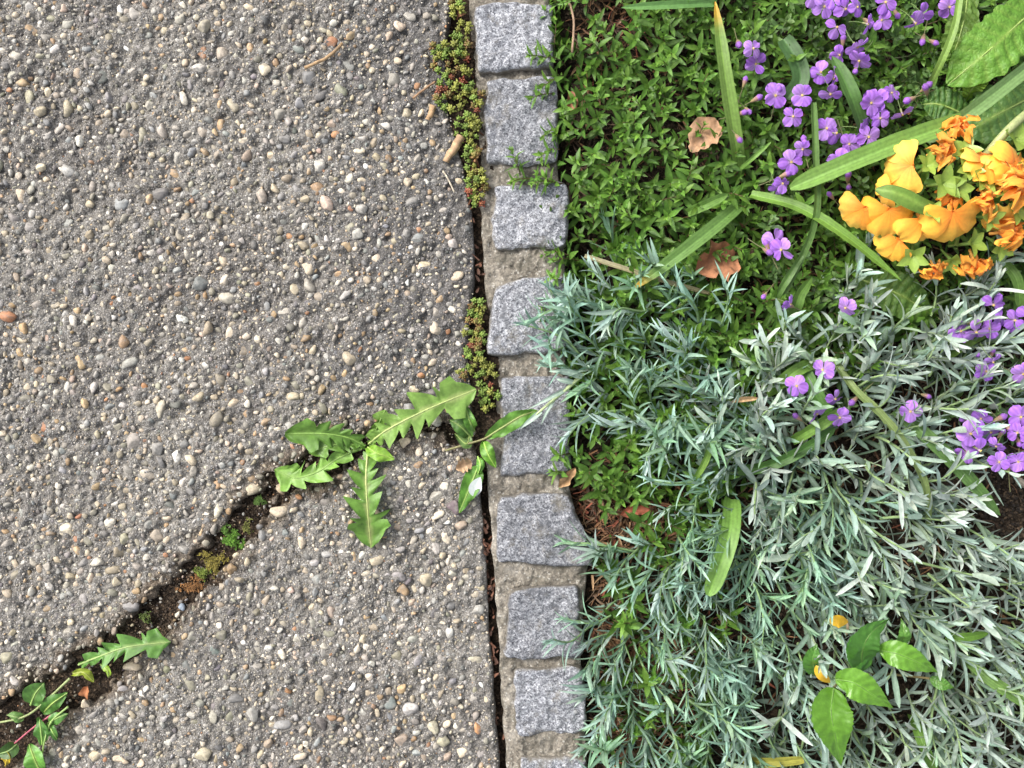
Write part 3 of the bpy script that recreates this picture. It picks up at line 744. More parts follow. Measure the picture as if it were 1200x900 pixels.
STRAPS = [  # control points, width px, colour, tip colour, label
    ([(866, 196, .005), (861, 160, .03), (850, 90, .05), (838, 2, .055)], 17, (.16, .33, .055), (.75, .42, .05), 'upright pale green strap leaf with an orange yellow tip', 1),
    ([(1128, 142, .075), (1060, 166, .075), (1000, 190, .07), (926, 221, .055)], 23, G1, None, 'broad strap leaf lying under the purple flowers beside the orange primrose', 0),
    ([(1225, 62, .06), (1180, 98, .07), (1130, 136, .072), (1085, 165, .05)], 17, (.13, .27, .075), None, 'pale strap leaf crossing the crinkled primrose leaves', 0),
    ([(880, 228, .01), (935, 243, .04), (990, 276, .055), (1056, 329, .055)], 13, (.13, .3, .04), None, 'curved grass green strap leaf pointing at the orange petals from below', 1),
    ([(868, 240, .0), (845, 260, .03), (800, 296, .045), (742, 339, .04)], 17, (.11, .26, .05), YT, 'broad strap leaf with a yellow tip above the blue green tuft', 1),
    ([(840, 4, .02), (790, 6, .035), (728, 9, .04)], 10, (.10, .26, .06), None, 'narrow strap leaf lying level over bare brown litter', 1),
    ([(953, 120, .05), (955, 180, .055), (956, 250, .05), (935, 310, .03), (890, 392, .0)], 9, (.11, .25, .05), None, 'thin bent stem like strap leaf hanging among the purple flowers', 0),
    ([(918, 46, .03), (932, 68, .035), (938, 94, .035), (922, 116, .03)], 20, G3, None, 'short dark strap leaf curled between two purple flower groups', 0),
    ([(1012, 156, .04), (1000, 120, .06), (988, 92, .06), (975, 66, .055)], 19, (.06, .16, .03), None, 'dark wide strap leaf rising through the thick purple flower cluster', 1),
    ([(1086, 106, .03), (1104, 70, .06), (1119, 30, .07), (1127, -20, .07)], 8, (.15, .30, .05), None, 'thin yellow green strap leaf leaning by the crinkled primrose leaves', 0),
    ([(897, 372, -.01), (912, 344, .02), (928, 318, .03), (945, 292, .035)], 9, (.10, .24, .045), None, 'narrow strap leaf beside the short twisted strap leaf', 1),
    ([(921, 388, .0), (930, 366, .025), (937, 345, .032), (952, 325, .03)], 15, (.10, .24, .035), None, 'short twisted strap leaf above the silver foliage', 1),
    ([(898, 460, .0), (918, 446, .03), (938, 432, .035), (960, 424, .02)], 15, (.13, .30, .045), None, 'bent strap leaf tip poking out left of small purple flowers', 0),
    ([(938, 428, .028), (952, 455, .036), (966, 482, .038), (976, 494, .03)], 17, (.07, .2, .03), None, 'dark folded strap leaf between small purple flowers', 0),
    ([(927, 516, .02), (950, 503, .035), (972, 489, .04), (992, 477, .035)], 15, (.15, .34, .05), None, 'bright strap leaf lying under the small purple flowers', 1),
    ([(865, 552, .0), (900, 546, .02), (940, 528, .03), (978, 502, .025)], 13, (.06, .17, .03), None, 'dark strap leaf half covered by silver sprigs', 0),
    ([(975, 420, .02), (1000, 455, .04), (1034, 488, .045), (1062, 525, .045), (1084, 570, .04), (1088, 625, .02)], 10, (.15, .25, .07), None, 'long olive flower stalk like leaf winding through the silver foliage', 0),
    ([(1050, 480, .01), (1085, 510, .035), (1118, 542, .04), (1145, 572, .04), (1172, 604, .03)], 17, (.085, .2, .045), None, 'wide dull green strap leaf bordering the bare soil', 1),
    ([(857, 585, .0), (856, 615, .03), (848, 650, .042), (830, 698, .04)], 22, (.13, .30, .05), None, 'wide bright strap leaf hanging down beside the rusty litter', 0),
    ([(1108, 745, .03), (1130, 747, .04), (1158, 742, .03)], 10, (.10, .25, .03), None, 'short glossy strap leaf right of the broad leaved seedling', 1),
    ([(1130, 770, .01), (1160, 796, .035), (1200, 822, .04), (1230, 836, .03)], 14, (.11, .24, .05), None, 'strap leaf leaving the silver foliage towards the bed', 0),
    ([(1068, 838, .0), (1080, 868, .03), (1098, 910, .03)], 12, (.10, .24, .035), None, 'strap leaf standing below the seedling in silver foliage', 0),
    ([(834, 518, .035), (826, 540, .04), (811, 566, .03)], 9, (.16, .34, .05), None, 'short bright blade at the border of green mat and silver sprigs', 1),
    ([(870, 890, .01), (900, 893, .03), (945, 890, .03)], 11, (.28, .33, .05), None, 'yellowish blade lying at the foot of the blue green tuft', 0),
    ([(806, 249, .01), (826, 240, .03), (854, 227, .03)], 12, (.12, .28, .045), None, 'stubby blade in the green mat near the dry tan leaf', 1),
    ([(866, 199, .01), (884, 184, .03), (904, 166, .032)], 5, (.12, .28, .045), None, 'very thin blade in the green mat beside purple buds', 1),
    ([(685, 300, .01), (735, 316, .03), (780, 330, .03), (835, 345, .01)], 6, (.18, .2, .09), None, 'thin olive brown stalk lying along the top of the blue green tuft', 0),
    ([(1165, 300, .02), (1190, 325, .04), (1196, 360, .03)], 12, (.12, .28, .045), None, 'curved blade between orange primrose and right hand purple flowers', 0),
    ([(1100, 425, .0), (1130, 405, .03), (1160, 388, .02)], 9, (.12, .25, .04), None, 'thin blade running under the right hand purple flowers', 0),
]
for i, (ctrl, w, c, tip, lab, pointed) in enumerate(STRAPS):
    mb = MB(); W = w*.0005; c = np.array(c)*np.array((1.2, .98, 1.2))
    pr = 'strap' if pointed else 'blunt'
    half = (lambda t, s, W=W: W*np.interp(t, [0, .1, .55, .82, .95, 1], [.8, .9, 1, .8, .42, .06])) if pointed else (lambda t, s, W=W: W*np.interp(t, [0, .08, .5, .9, .97, 1], [.75, .95, 1, .9, .62, .25]))
    g, col, C, L = curve_leaf(ctrl, half, 26, 11, .42, 0, .3*math.sin(i*1.9), stripes(c, np.array(c)*1.25, tip=tip), .0009, i)
    mb.grid(g, col); base = C[0].copy()
    o = obj('strap_leaf', mb.mesh('strap_leaf', M_STRAP, base), None, base); tag(o, lab, 'leaf', 'long strap leaves in the flower bed')

# ------------------------------------------------------------------ aubrieta: sprigs and four-petalled purple flowers
rng = np.random.default_rng(14)
av = [shoot(rng, 4, .03, .0155, .0062, 1.1, .8, rng.uniform(0, .6), (.045, .10, .03), (.10, .19, .05), 'spoon', (.12, .2, .07), 5, stemc=(.1, .12, .05)) for _ in range(9)]
av_mesh = [v.mesh('sprig', M_GREEN) for v in av]
def petal_mesh(seed):
    r = np.random.default_rng(seed); mb = MB(); L, W = .0158, .0160
    t = np.linspace(0, 1, 8); s = np.linspace(-1, 1, 7); w = np.interp(t, [0, .18, .4, .65, .85, 1], [.1, .26, .8, 1, .9, .5])*W/2
    x = (t*L)[:, None]+(-.0014*(s**2))[None, :]*t[:, None]; x = x-.0006*np.exp(-(s/.3)**2)[None]*sstep(.85, 1, t)[:, None]
    y = s[None]*w[:, None]
    z = (.0022*t**.5-.0035*t**2)[:, None]+.0006*(s**2)[None]*t[:, None]+.0012*np.sin(s*4+r.uniform(0, 6))[None]*t[:, None]+.0008*np.sin(s*9+r.uniform(0, 6))[None]*t[:, None]**2
    base = np.array([(.42, .19, .69), (.36, .14, .62), (.47, .24, .72), (.38, .15, .68)][seed % 4]); k = np.exp(-(t/.16)**2)[:, None, None]
    c = np.repeat(np.repeat(base[None, None], 8, 0), 7, 1)*(1-.16*np.cos(s*9.4)[None, :, None])*np.array((1, 1, 1.0))*(.72+.42*t[:, None, None])
    c = c*(1-k)+np.array((.62, .45, .62))*k
    mb.grid(np.stack([np.broadcast_to(x, y.shape), y, z], -1), c); return mb.mesh('petal', M_PURP)
PET = [petal_mesh(s) for s in range(4)]
def flower_core():
    mb = MB(); v, f = ICO2
    for k in range(5):
        a = k*1.256; mb.raw(v*np.array([.0006, .0006, .0008])+np.array([.0009*math.cos(a), .0009*math.sin(a), .0026]), f, (.72, .55, .16))
    z = np.linspace(.0018, -.008, 6)
    mb.tube(np.stack([z*0, z*0, z], 1), [.0018, .0015, .0012, .0013, .0016, .0009], np.array([(.5, .35, .4), (.3, .2, .3), (.2, .2, .1), (.24, .24, .1), (.2, .24, .08), (.12, .2, .05)]), 7)
    t = np.linspace(0, 1, 7)
    mb.tube(np.stack([.004*t**2, .002*t, -.008-.022*t], 1), .0006, (.13, .2, .06), 4)
    return mb.mesh('flower', M_STEM)
CORE = flower_core()
def bud_mesh():
    mb = MB(); t = np.linspace(0, 1, 9); r_ = np.interp(t, [0, .15, .5, .8, 1], [.0008, .0017, .0026, .0034, .0006])
    cc = np.array([(.34, .26, .12)]*3+[(.42, .24, .2)]*2+[(.36, .14, .6)]*4); mb.tube(np.stack([t*.0012, t*0, t*.013-.004], 1), r_, cc, 8)
    mb.tube(np.stack([-.003*t**2, t*0, -.004-.02*t], 1), .0005, (.2, .2, .08), 4); return mb.mesh('flower_bud', M_PURP)
BUD = bud_mesh()
def flower(parent, x, y, z, tilt, az, size=1.0, n=4):
    o = obj('flower', CORE, parent, P(x, y, z)); o.rotation_euler = orient(az, tilt, rng.uniform(0, 6.28)).to_euler(); o.scale = (size,)*3
    for k in range(n):
        q = bpy.data.objects.new('petal', PET[rng.integers(4)]); COL.objects.link(q); q.parent = o
        q.location = (0, 0, .0006); q.rotation_euler = Matrix(np.array(Matrix.Rotation(k*math.pi/2+rng.normal(0, .13), 3, 'Z') @ Matrix.Rotation(rng.normal(.05, .26), 3, 'Y') @ Matrix.Rotation(rng.normal(0, .2), 3, 'X')).tolist()).to_euler(); q.scale = (1, rng.uniform(.86, 1.06), 1)
    return o
def bud(parent, x, y, z):
    o = obj('flower_bud', BUD, parent, P(x, y, z)); o.rotation_euler = orient(rng.uniform(0, 6.28), rng.uniform(.7, 1.4), 0).to_euler(); o.scale = (rng.uniform(.9, 1.3),)*3
AUB = [
  (P(975, 120, -.03), 'aubrieta plant with the thickest crowd of purple flowers beside the orange primrose',
   [(882, 57), (886, 74, .8), (908, 112, .3), (940, 112), (929, 137), (973, 109), (983, 64, .6), (962, 85), (975, 92, .9), (980, 32), (965, 8), (953, -4), (975, -2), (1004, 8), (1016, 28), (1034, 24), (1037, 3), (1004, 54, 1.2), (1008, 70, 1.3), (1044, 109),
    (1020, 121), (1031, 139), (1057, 133, 1.2), (1028, 118, .8), (968, 151), (979, 156), (996, 168, .9), (1017, 160), (984, 189), (927, 190), (941, 174, .9), (916, 215), (1072, 26, 1.2), (1080, 16, 1.0), (1112, 8), (990, 10), (912, 218, .8), (1012, 150, 1.0)],
   [(995, 217), (975, 231), (1092, 48), (884, 117), (867, 133), (864, 160), (1086, 108), (1083, 104), (872, 98), (875, 128)], [(870, -80), (1130, -80), (1120, 60), (1100, 140), (1060, 160), (1000, 230), (900, 235), (870, 120)], 9.0),
  (P(1165, 400, -.03), 'aubrieta plant with pale purple flowers between orange primrose and silver foliage',
   [(1125, 388), (1143, 388, .8), (1163, 357, .5), (1173, 372, .6), (1188, 375), (1160, 385, .8), (1155, 435), (1163, 423, 1.1), (1199, 437), (1205, 370)], [(1138, 380), (1162, 416)], [(1080, 330), (1240, 320), (1240, 470), (1100, 470)], 13),
  (P(1160, 520, -.03), 'aubrieta plant with purple flowers hanging over the bare dark soil',
   [(1137, 508), (1133, 530), (1150, 490, .7), (1160, 505, .9), (1170, 541), (1193, 541), (1196, 488), (1193, 507, .8), (1168, 522, 1.1), (1147, 527, .9), (1210, 515)], [(1180, 500), (1172, 510)], [(1090, 470), (1230, 455), (1230, 520), (1120, 515)], 14),
  (P(965, 460, -.03), 'aubrieta plant with scattered small purple flowers poking through the silver foliage',
   [(965, 433, .8), (933, 452), (978, 467, .6), (984, 488, .7), (956, 484, 1.0), (1067, 482), (925, 356, 1.0), (992, 360, 1.1), (908, 282), (917, 292, 1.1)], [(897, 345), (1083, 463), (900, 290)], [(890, 270), (1000, 340), (1010, 480), (920, 470)], 20)]
for base, lab, fl, bd, poly, dm in AUB:
    a = thing('aubrieta_plant', base, lab, 'plant')
    lim = 0
    for (x, y) in scatter(1500, poly, dm+4, rng):
        if lim > 120: break
        lim += 1
        az, tl, ro = rng.uniform(0, 6.28), abs(rng.normal(0, .45)), rng.uniform(0, 6.28)
        o = obj('sprig', av_mesh[rng.integers(9)], a, P(x, y, -.012+rng.uniform(-.008, .012))); o.rotation_euler = orient(az, tl, ro).to_euler(); o.scale = (rng.uniform(.8, 1.2),)*3
    for f in fl:
        tl = f[2] if len(f) > 2 else abs(rng.normal(.3, .35)); n = 4 if rng.random() < .85 else 3
        flower(a, f[0], f[1], .046+rng.uniform(-.006, .012), tl, rng.uniform(-3.1, -.1), rng.uniform(.72, .98), n)
    for b in bd: bud(a, b[0], b[1], .04)
    for f in fl[::2]: bud(a, f[0]+rng.normal(0, 12), f[1]+rng.normal(0, 12), .038)

# ------------------------------------------------------------------ orange primrose
rng = np.random.default_rng(15)
prim = thing('primrose_plant', P(1130, 240, -.034), 'primrose plant with a head of yellow orange flowers and large crinkled leaves', 'plant')
def quilt(amp, seed, nv=9):
    def f(t, q):
        ph = (t*nv-abs(q)*1.3)
        return amp*(np.abs(np.sin(ph*math.pi))**.7-.5)*min(1, abs(q)*3)+amp*.5*vnoise(t*.09+seed, np.full_like(t, q*.03), .008, 72)
    return f
PL = [([(1235, -5, -.0), (1200, 22, .045), (1160, 58, .062), (1110, 100, .045)], 62, (.11, .25, .028), 0), ([(1130, 118, .02), (1142, 100, .045), (1160, 79, .055)], 22, (.20, .34, .035), 1),
      ([(1240, 95, .02), (1200, 118, .035), (1165, 136, .04), (1128, 158, .03)], 66, (.085, .19, .04), 2), ([(1136, -40, .0), (1132, 10, .03), (1124, 45, .035), (1112, 78, .02)], 38, (.12, .23, .03), 3),
      ([(1150, 150, .01), (1125, 132, .03), (1100, 122, .035), (1080, 122, .03)], 40, (.055, .14, .025), 4), ([(1000, 325, .0), (1030, 335, .02), (1060, 348, .025), (1090, 368, .012)], 50, (.09, .19, .03), 5),
      ([(1230, 180, .0), (1215, 150, .03), (1205, 120, .03)], 40, (.06, .15, .025), 6)]
for ctrl, w, c, sd_ in PL:
    W = w*.0005
    def half(t, s, W=W, sd_=sd_): return W*np.interp(t, [0, .12, .45, .75, .92, 1], [.25, .5, .95, 1, .66, .12])*(1+.05*np.sin(t*60+sd_+s))
    def colf(t, s, c=c):
        v = np.exp(-(((t*11-np.abs(s)*1.3+.5) % 1-.5)/.12)**2)*.6*np.clip(np.abs(s)*4, 0, 1)+np.exp(-(s/.07)**2)
        return np.asarray(c)*(1-.75*v[..., None])+np.array((.22, .33, .06))*.75*v[..., None]
    g, col, C, L = curve_leaf(ctrl, half, 60, 25, -.05, .25, 0, colf, .0012, sd_, quilt(.0032, sd_, 11))
    mb = MB(); mb.grid(g, col); lf = part('leaf', mb, M_PRIM, prim, C[0])
    mb = MB(); mb.tube(C+np.array([0, 0, -.0006]), np.linspace(.0016, .0004, len(C)), (.25, .35, .09), 6); part('midrib', mb, M_STEM, lf, C[0])
def prim_petal(seed, L=.031, W=.036, crumple=0.0, col=(.92, .43, .045), deep=(.90, .28, .025)):
    r = np.random.default_rng(seed); mb = MB(); n, m = 13, 13; t = np.linspace(0, 1, n); s = np.linspace(-1, 1, m)
    w = np.interp(t, [0, .15, .4, .7, .9, 1], [.14, .3, .74, 1, .9, .62])*W/2
    x = (t*L)[:, None]-(.004*s**2)[None]*t[:, None]**2-(.0030*np.exp(-(s/.22)**2))[None]*sstep(.7, 1, t)[:, None]+.0004*np.sin(s*11+r.uniform(0, 6))[None]*sstep(.7, 1, t)[:, None]
    y = s[None]*w[:, None]*np.ones_like(x)
    z = (.006*t**.7-.013*t**2.2)[:, None]-.0020*(s**2)[None]*t[:, None]+.0026*np.sin(s*4+r.uniform(0, 6))[None]*t[:, None]**2+.0012*np.sin(s*9+r.uniform(0, 6))[None]*t[:, None]**3
    if crumple:
        z = z+crumple*vnoise(x+seed, y, .006, 73)*1.6+crumple*.6*vnoise(x, y+seed, .003, 74); y = y*(1-.45*t[:, None])+crumple*.9*vnoise(x+seed, y+.3, .007, 75)
    k = (np.exp(-(t/.52)**2)[:, None]*(1+.15*np.cos(s*17))[None])[..., None].clip(0, 1); c = np.asarray(col)*(1-k)+np.asarray(deep)*k
    c = np.broadcast_to(c, (n, m, 3))*(1+.05*np.sin(s*13)[None, :, None])
    mb.grid(np.stack([x, y, z], -1), c); return mb.mesh('petal', M_ORNG)
PP = [prim_petal(s, col=c) for s, c in enumerate([(.95, .58, .07), (.95, .54, .06), (.96, .62, .1), (.95, .50, .05), (.95, .57, .07)])]
PC = [prim_petal(20+s, .024, .021, .0075, (.93, .42, .05), (.86, .24, .03)) for s in range(5)]
def calyx_mesh(seed):
    r = np.random.default_rng(seed); mb = MB()
    for k in range(5):
        g = leaf_grid(.022*r.uniform(.85, 1.1), .0135, 'oval', 6, .1, .35); a = k*1.2566+r.normal(0, .1)
        Rm = np.array(Matrix.Rotation(a, 3, 'Z') @ Matrix.Rotation(-.55, 3, 'Y'))
        mb.grid(g.reshape(-1, 3).dot(Rm.T).reshape(g.shape), leaf_cols(6, (.27, .4, .06), (.3, .46, .08), (.4, .55, .12)))
    t = np.linspace(0, 1, 6); mb.tube(np.stack([t*.004, t*0, -.03*t+.002], 1), np.linspace(.0026, .0015, 6), (.2, .33, .08), 6)
    return mb.mesh('calyx', M_BROAD)
CAL = [calyx_mesh(s) for s in range(3)]
def throat_mesh():
    mb = MB(); t = np.linspace(0, 1, 7)
    mb.tube(np.stack([t*0, t*0, .0015-.02*t], 1), np.interp(t, [0, .2, 1], [.0032, .0022, .0018]), np.array([(.9, .4, .04)]*3+[(.75, .4, .08)]*4), 8); return mb.mesh('flower', M_ORNG)
THR = throat_mesh()
def prim_flower(x, y, z, az, tilt, size=1.0, wilt=False, n=5, roll=None):
    o = obj('wilted_flower' if wilt else 'flower', THR, prim, P(x, y, z)); o.rotation_euler = orient(az, tilt, rng.uniform(0, 6.28) if roll is None else roll).to_euler(); o.scale = (size,)*3
    for k in range(n):
        q = bpy.data.objects.new('petal', (PC if wilt else PP)[rng.integers(5)]); COL.objects.link(q); q.parent = o
        q.rotation_euler = Matrix(np.array(Matrix.Rotation(k*6.283/5+rng.normal(0, .08), 3, 'Z') @ Matrix.Rotation((rng.uniform(-1.2, -.1) if wilt else rng.normal(.0, .14)), 3, 'Y')).tolist()).to_euler()
        q.location = (0, 0, rng.uniform(0, .0006))
# azimuth/tilt: where each face looks (picture down-left mostly)
DL, DD, LL, RR_, UP = -2.3, -1.6, 3.14, 0, 1.6
for a in [
          (1152, 190, .098, .8, .8, .85), (1188, 192, .1, .3, .6, 1.0), (1150, 182, .09, UP, 1.0, .7), (1175, 260, .085, DD, 1.0, .7), (1210, 215, .09, 0, .5, 1.0)]: prim_flower(*a)
for (x, y, z, az, tl, sz, n_) in [(1068, 194, .090, LL, .55, 1.0, 3), (1014, 244, .086, DD-.35, .5, .95, 3), (1042, 246, .094, DD-.1, .45, 1.0, 3), (1080, 256, .098, DD-.2, .45, .95, 2), (1116, 250, .106, DD+.15, .4, 1.12, 3), (1054, 280, .078, DL, .55, .85, 2), (1046, 222, .080, LL+.2, .8, .7, 2), (1100, 250, .1, UP-.4, .8, .7, 2)]:
    prim_flower(x, y, z, az, tl, sz, False, n_, -1.2566 if n_ == 3 else -.6283)
for a in [(1101, 178, .098, 0, .4, .9), (1182, 218, .108, 0, .3, 1.15), (1126, 152, .085, 2.4, 1.0, .85), (1150, 238, .1, 0, .7, .85), (1094, 314, .07, DD, .9, .65), (1142, 308, .07, DD+.2, 1.2, .9), (1180, 272, .085, .0, .9, .95), (1110, 236, .092, 1, .5, .7), (1205, 250, .08, 0, .8, 1.0)]: prim_flower(*a, True)
for i, (x, y, z, az, tl, sz) in enumerate([(1092, 250, .103, 1, .3, .7), (1122, 222, .1, 0, .4, .85), (1040, 272, .075, -2, .7, .7), (1135, 200, .098, 2, .3, .8), (1160, 255, .095, -1, .4, .8), (1200, 200, .1, 0, .3, .9), (1105, 216, .100, 0, .15, 1.05), (1086, 195, .088, 1, .3, .8), (1150, 210, .098, 0, .3, 1.0), (1130, 178, .09, 2, .4, .9), (1188, 246, .09, 0, .4, 1.0), (1172, 288, .075, -1, .5, .9), (1070, 300, .072, -2, .6, .9), (1165, 224, .09, 1, .4, .9), (1115, 305, .065, -1.5, .8, .8), (1190, 165, .085, 1, .4, 1.2), (1062, 240, .08, 3, .6, .8), (1138, 285, .08, 0, .5, .9)]):
    o = obj('calyx', CAL[i % 3], prim, P(x, y, z)); o.rotation_euler = orient(az, tl, i*1.3).to_euler(); o.scale = (sz,)*3
mb = MB(); g, col, C, L = curve_leaf([(1108, 250, .095), (1080, 240, .112), (1050, 226, .113), (1026, 222, .105)], lambda t, s: .0095*np.interp(t, [0, .15, .5, .85, 1], [.5, .85, 1, .75, .2]), 18, 7, -.25, 0, 0, stripes((.12, .22, .035), (.17, .28, .05)))
mb.grid(g, col); part('bract', mb, M_STRAP, prim, C[0])
mb = MB(); t = np.linspace(0, 1, 12)[:, None]; mb.tube(catmull([P(1205, 132, .08), P(1188, 146, .09), P(1165, 170, .085), P(1140, 200, .06)], 14), np.linspace(.005, .004, 14), (.33, .38, .16), 8); part('stalk', mb, M_STEM, prim, P(1205, 132, .08))
for (x, y) in ((1100, 240), (1140, 230), (1070, 250), (1170, 240), (1120, 290)):
    mb = MB(); mb.tube(catmull([P(1130, 240, -.034), P((1130+x)/2, (240+y)/2, .02), P(x, y, .075)], 10), .0022, (.2, .3, .08), 6); part('stalk', mb, M_STEM, prim, P(1130, 240, -.034))

# ------------------------------------------------------------------ dandelions and weeds in the crack
def runcinate(W, lobes, term=.74, gap=.3, phase=0.0):
    def f(t, s):
        u_ = (t+.022*np.sin(13*t+4*phase+s))*lobes/term+phase+.17*s; fr = u_ % 1.0
        amp = .95+.2*np.sin(np.floor(u_)*2.7+s*1.3+W*900)
        env = np.interp(t, [0, .08, .3, .7, 1], [.18, .3, .75, 1.0, 1.0])
        tooth = gap+(1-gap)*np.where(fr < .14, fr/.14, np.clip(1-(fr-.14)/.86, 0, 1)**.75)
        end = np.interp(t, [term, term+.04, term+.12, .86, .94, .98, 1], [.4, .85, 1.0, .86, .58, .34, .06])
        return W*np.where(t > term, end*np.interp(t, [term, 1], [1, 1]), env*np.maximum(gap, tooth*amp))
    return f
def dand_col(c, mid):
    def f(t, s):
        k = np.exp(-(s/.13)**2)[..., None]; n_ = (1+.22*np.sin(t*37+s*5)*np.sin(s*9+t*11)+.14*vnoise(t*.1, s*.03, .012, 76))[..., None]
        return np.asarray(c)*n_*(1-k)+np.asarray(mid)*k
    return f
def weed(name, base, lab, leaves, cat='weed'):
    w = thing(name, base, lab, cat)
    for i, (ctrl, half, c, mid, fold, shear, roll, nl) in enumerate(leaves):
        g, col, C, L = curve_leaf(ctrl, half, nl, 9, fold, shear, roll, dand_col(c, mid), .0042, i*.37)
        mb = MB(); mb.grid(g, col); lf = part('leaf', mb, M_DAND, w, C[0])
        mb = MB(); mb.tube(C+np.array([0, 0, .0002]), np.linspace(.0013, .0004, len(C)), mid, 6); part('midrib', mb, M_STEM, lf, C[0])
    return w
DG, DMID = (.2, .38, .065), (.36, .5, .16)
weed('dandelion', P(430, 523, -.008), 'dandelion rosette with jagged leaves rooted in the paving crack', [
    ([(432, 520, .0), (455, 503, .016), (500, 480, .022), (558, 456, .016)], runcinate(.0265, 6.2, .80, .26), (.24, .42, .085), (.46, .56, .2), .12, .3, .1, 110),
    ([(428, 522, .0), (405, 512, .012), (375, 508, .016), (334, 508, .010)], runcinate(.021, 4.5, .72, .28, .3), (.15, .31, .05), (.2, .35, .07), .25, .5, -.35, 80),
    ([(424, 524, .0), (395, 538, .006), (372, 553, .008), (345, 560, .008), (322, 550, .006)], runcinate(.019, 4.5, .8, .22, .2), DG, (.24, .4, .09), .15, .55, .2, 90),
    ([(431, 528, .0), (429, 560, .012), (431, 600, .014), (435, 642, .005)], runcinate(.026, 5.3, .78, .24, .1), (.17, .35, .055), (.36, .42, .15), .2, .5, -.1, 90),
    ([(431, 524, .002), (442, 531, .010), (462, 538, .008)], lambda t, s: .0085*np.interp(t, [0, .3, .7, 1], [.3, .9, 1, .15]), (.2, .38, .04), (.3, .46, .08), .1, .1, 0, 30),
    ([(426, 524, -.002), (408, 520, .006), (388, 522, .010), (362, 530, .006)], runcinate(.014, 4, .75, .3), (.14, .28, .045), (.2, .34, .07), .2, .5, .2, 70),
    ([(434, 522, -.002), (440, 505, .008), (446, 492, .010), (452, 480, .006)], runcinate(.011, 3, .7, .3), (.15, .28, .045), (.2, .34, .07), .2, .5, .2, 60)])
weed('dandelion', P(94, 780, -.008), 'small dandelion with one toothed leaf lying along the crack', [
    ([(92, 779, .0), (120, 768, .010), (150, 758, .014), (200, 752, .008)], runcinate(.0175, 5.2, .84, .24), (.13, .30, .055), (.3, .42, .14), .1, .5, -.25, 90),
    ([(86, 789, .002), (98, 788, .008), (110, 799, .004)], lambda t, s: .005*np.interp(t, [0, .3, .7, 1], [.3, .9, 1, .15]), (.3, .38, .04), (.4, .45, .1), .2, .1, 0, 26),
    ([(118, 778, .001), (126, 786, .005), (127, 794, .003)], lambda t, s: .004*np.interp(t, [0, .3, .7, 1], [.3, .9, 1, .15]), (.22, .36, .03), (.3, .4, .1), .2, .1, 0, 26)])
ov = lambda W: (lambda t, s: W*(np.sin(np.pi*np.clip(t, 0, .999)**.85)**.85*.96+.04))
cw = weed('sow_thistle', P(20, 862, -.008), 'weed with a reddish stem and small leaves where the crack is widest', [
    ([(36, 826, .004), (42, 812, .012), (52, 800, .010)], ov(.013), (.10, .24, .045), (.25, .38, .1), .15, .1, 0, 30), ([(52, 834, .004), (62, 824, .012), (79, 812, .010)], ov(.0095), (.10, .26, .04), (.3, .42, .1), .15, .1, .2, 30),
    ([(50, 872, .006), (48, 856, .012), (46, 840, .010)], ov(.0085), (.08, .22, .035), (.25, .4, .1), .2, .1, 0, 30), ([(56, 848, .006), (66, 842, .010), (80, 836, .008)], ov(.007), (.10, .25, .05), (.25, .4, .1), .2, .1, 0, 30),
    ([(56, 848, .006), (62, 858, .010), (67, 866, .006)], ov(.006), (.085, .22, .04), (.25, .4, .1), .2, .1, 0, 30), ([(48, 905, .004), (40, 888, .012), (34, 872, .010)], ov(.012), (.12, .3, .045), (.3, .42, .1), .15, .1, 0, 30),
    ([(28, 842, .002), (18, 840, .008), (8, 838, .006)], ov(.007), (.11, .22, .05), (.2, .3, .1), .2, .1, 0, 30), ([(20, 872, .0), (10, 880, .008), (-4, 884, .006)], ov(.009), (.07, .16, .03), (.2, .3, .1), .2, .1, 0, 30),
    ([(4, 880, .0), (8, 888, .006), (6, 898, .004)], ov(.007), (.55, .40, .03), (.6, .45, .05), .2, .1, 0, 30)])
for ctrl, c, r_ in (([(82, 795, .004), (55, 820, .008), (28, 840, .006), (-20, 850, .004)], (.3, .36, .14), .0016), ([(60, 838, .006), (40, 852, .009), (16, 872, .002)], (.42, .10, .14), .0013), ([(80, 828, .01), (60, 846, .010), (52, 870, .010), (46, 905, .002)], (.28, .42, .12), .0013)):
    C = catmull([P(*q) for q in ctrl], 14); mb = MB(); mb.tube(C, np.linspace(r_, r_*.7, 14), c, 7); part('stem', mb, M_STEM, cw, C[0])
jw = weed('willowherb_seedling', P(545, 522, -.008), 'seedling with smooth oval leaves leaning over the mortar edge of the kerb', [
    ([(568, 514, .008), (590, 500, .018), (610, 488, .022), (630, 481, .018)], ov(.0105), (.12, .28, .04), (.3, .36, .12), .15, .1, .2, 30), ([(567, 518, .006), (572, 532, .014), (581, 548, .010)], ov(.0082), (.13, .31, .03), (.28, .45, .08), .12, .1, 0, 30),
    ([(561, 545, .004), (552, 568, .010), (538, 601, .004)], ov(.0115), (.11, .28, .035), (.26, .4, .09), .15, .1, 0, 30), ([(560, 535, .004), (563, 545, .011), (560, 556, .010)], ov(.005), (.12, .3, .04), (.26, .4, .09), .2, .1, 0, 30),
    ([(552, 512, .002), (540, 500, .010), (527, 492, .008)], ov(.0095), (.085, .2, .035), (.2, .3, .08), .2, .1, .2, 30), ([(556, 505, .002), (550, 492, .012), (545, 474, .010)], ov(.007), (.10, .24, .035), (.22, .34, .08), .25, .1, 0, 30),
    ([(550, 512, .002), (546, 520, .007), (533, 508, .005)], ov(.006), (.11, .2, .05), (.22, .3, .08), .25, .1, 0, 30)])
C = catmull([P(522, 528, -.001), P(545, 521, .005), P(568, 514, .009), P(585, 503, .014)], 12); mb = MB(); mb.tube(C, .0014, (.2, .19, .07), 7); part('stem', mb, M_STEM, jw, C[0])

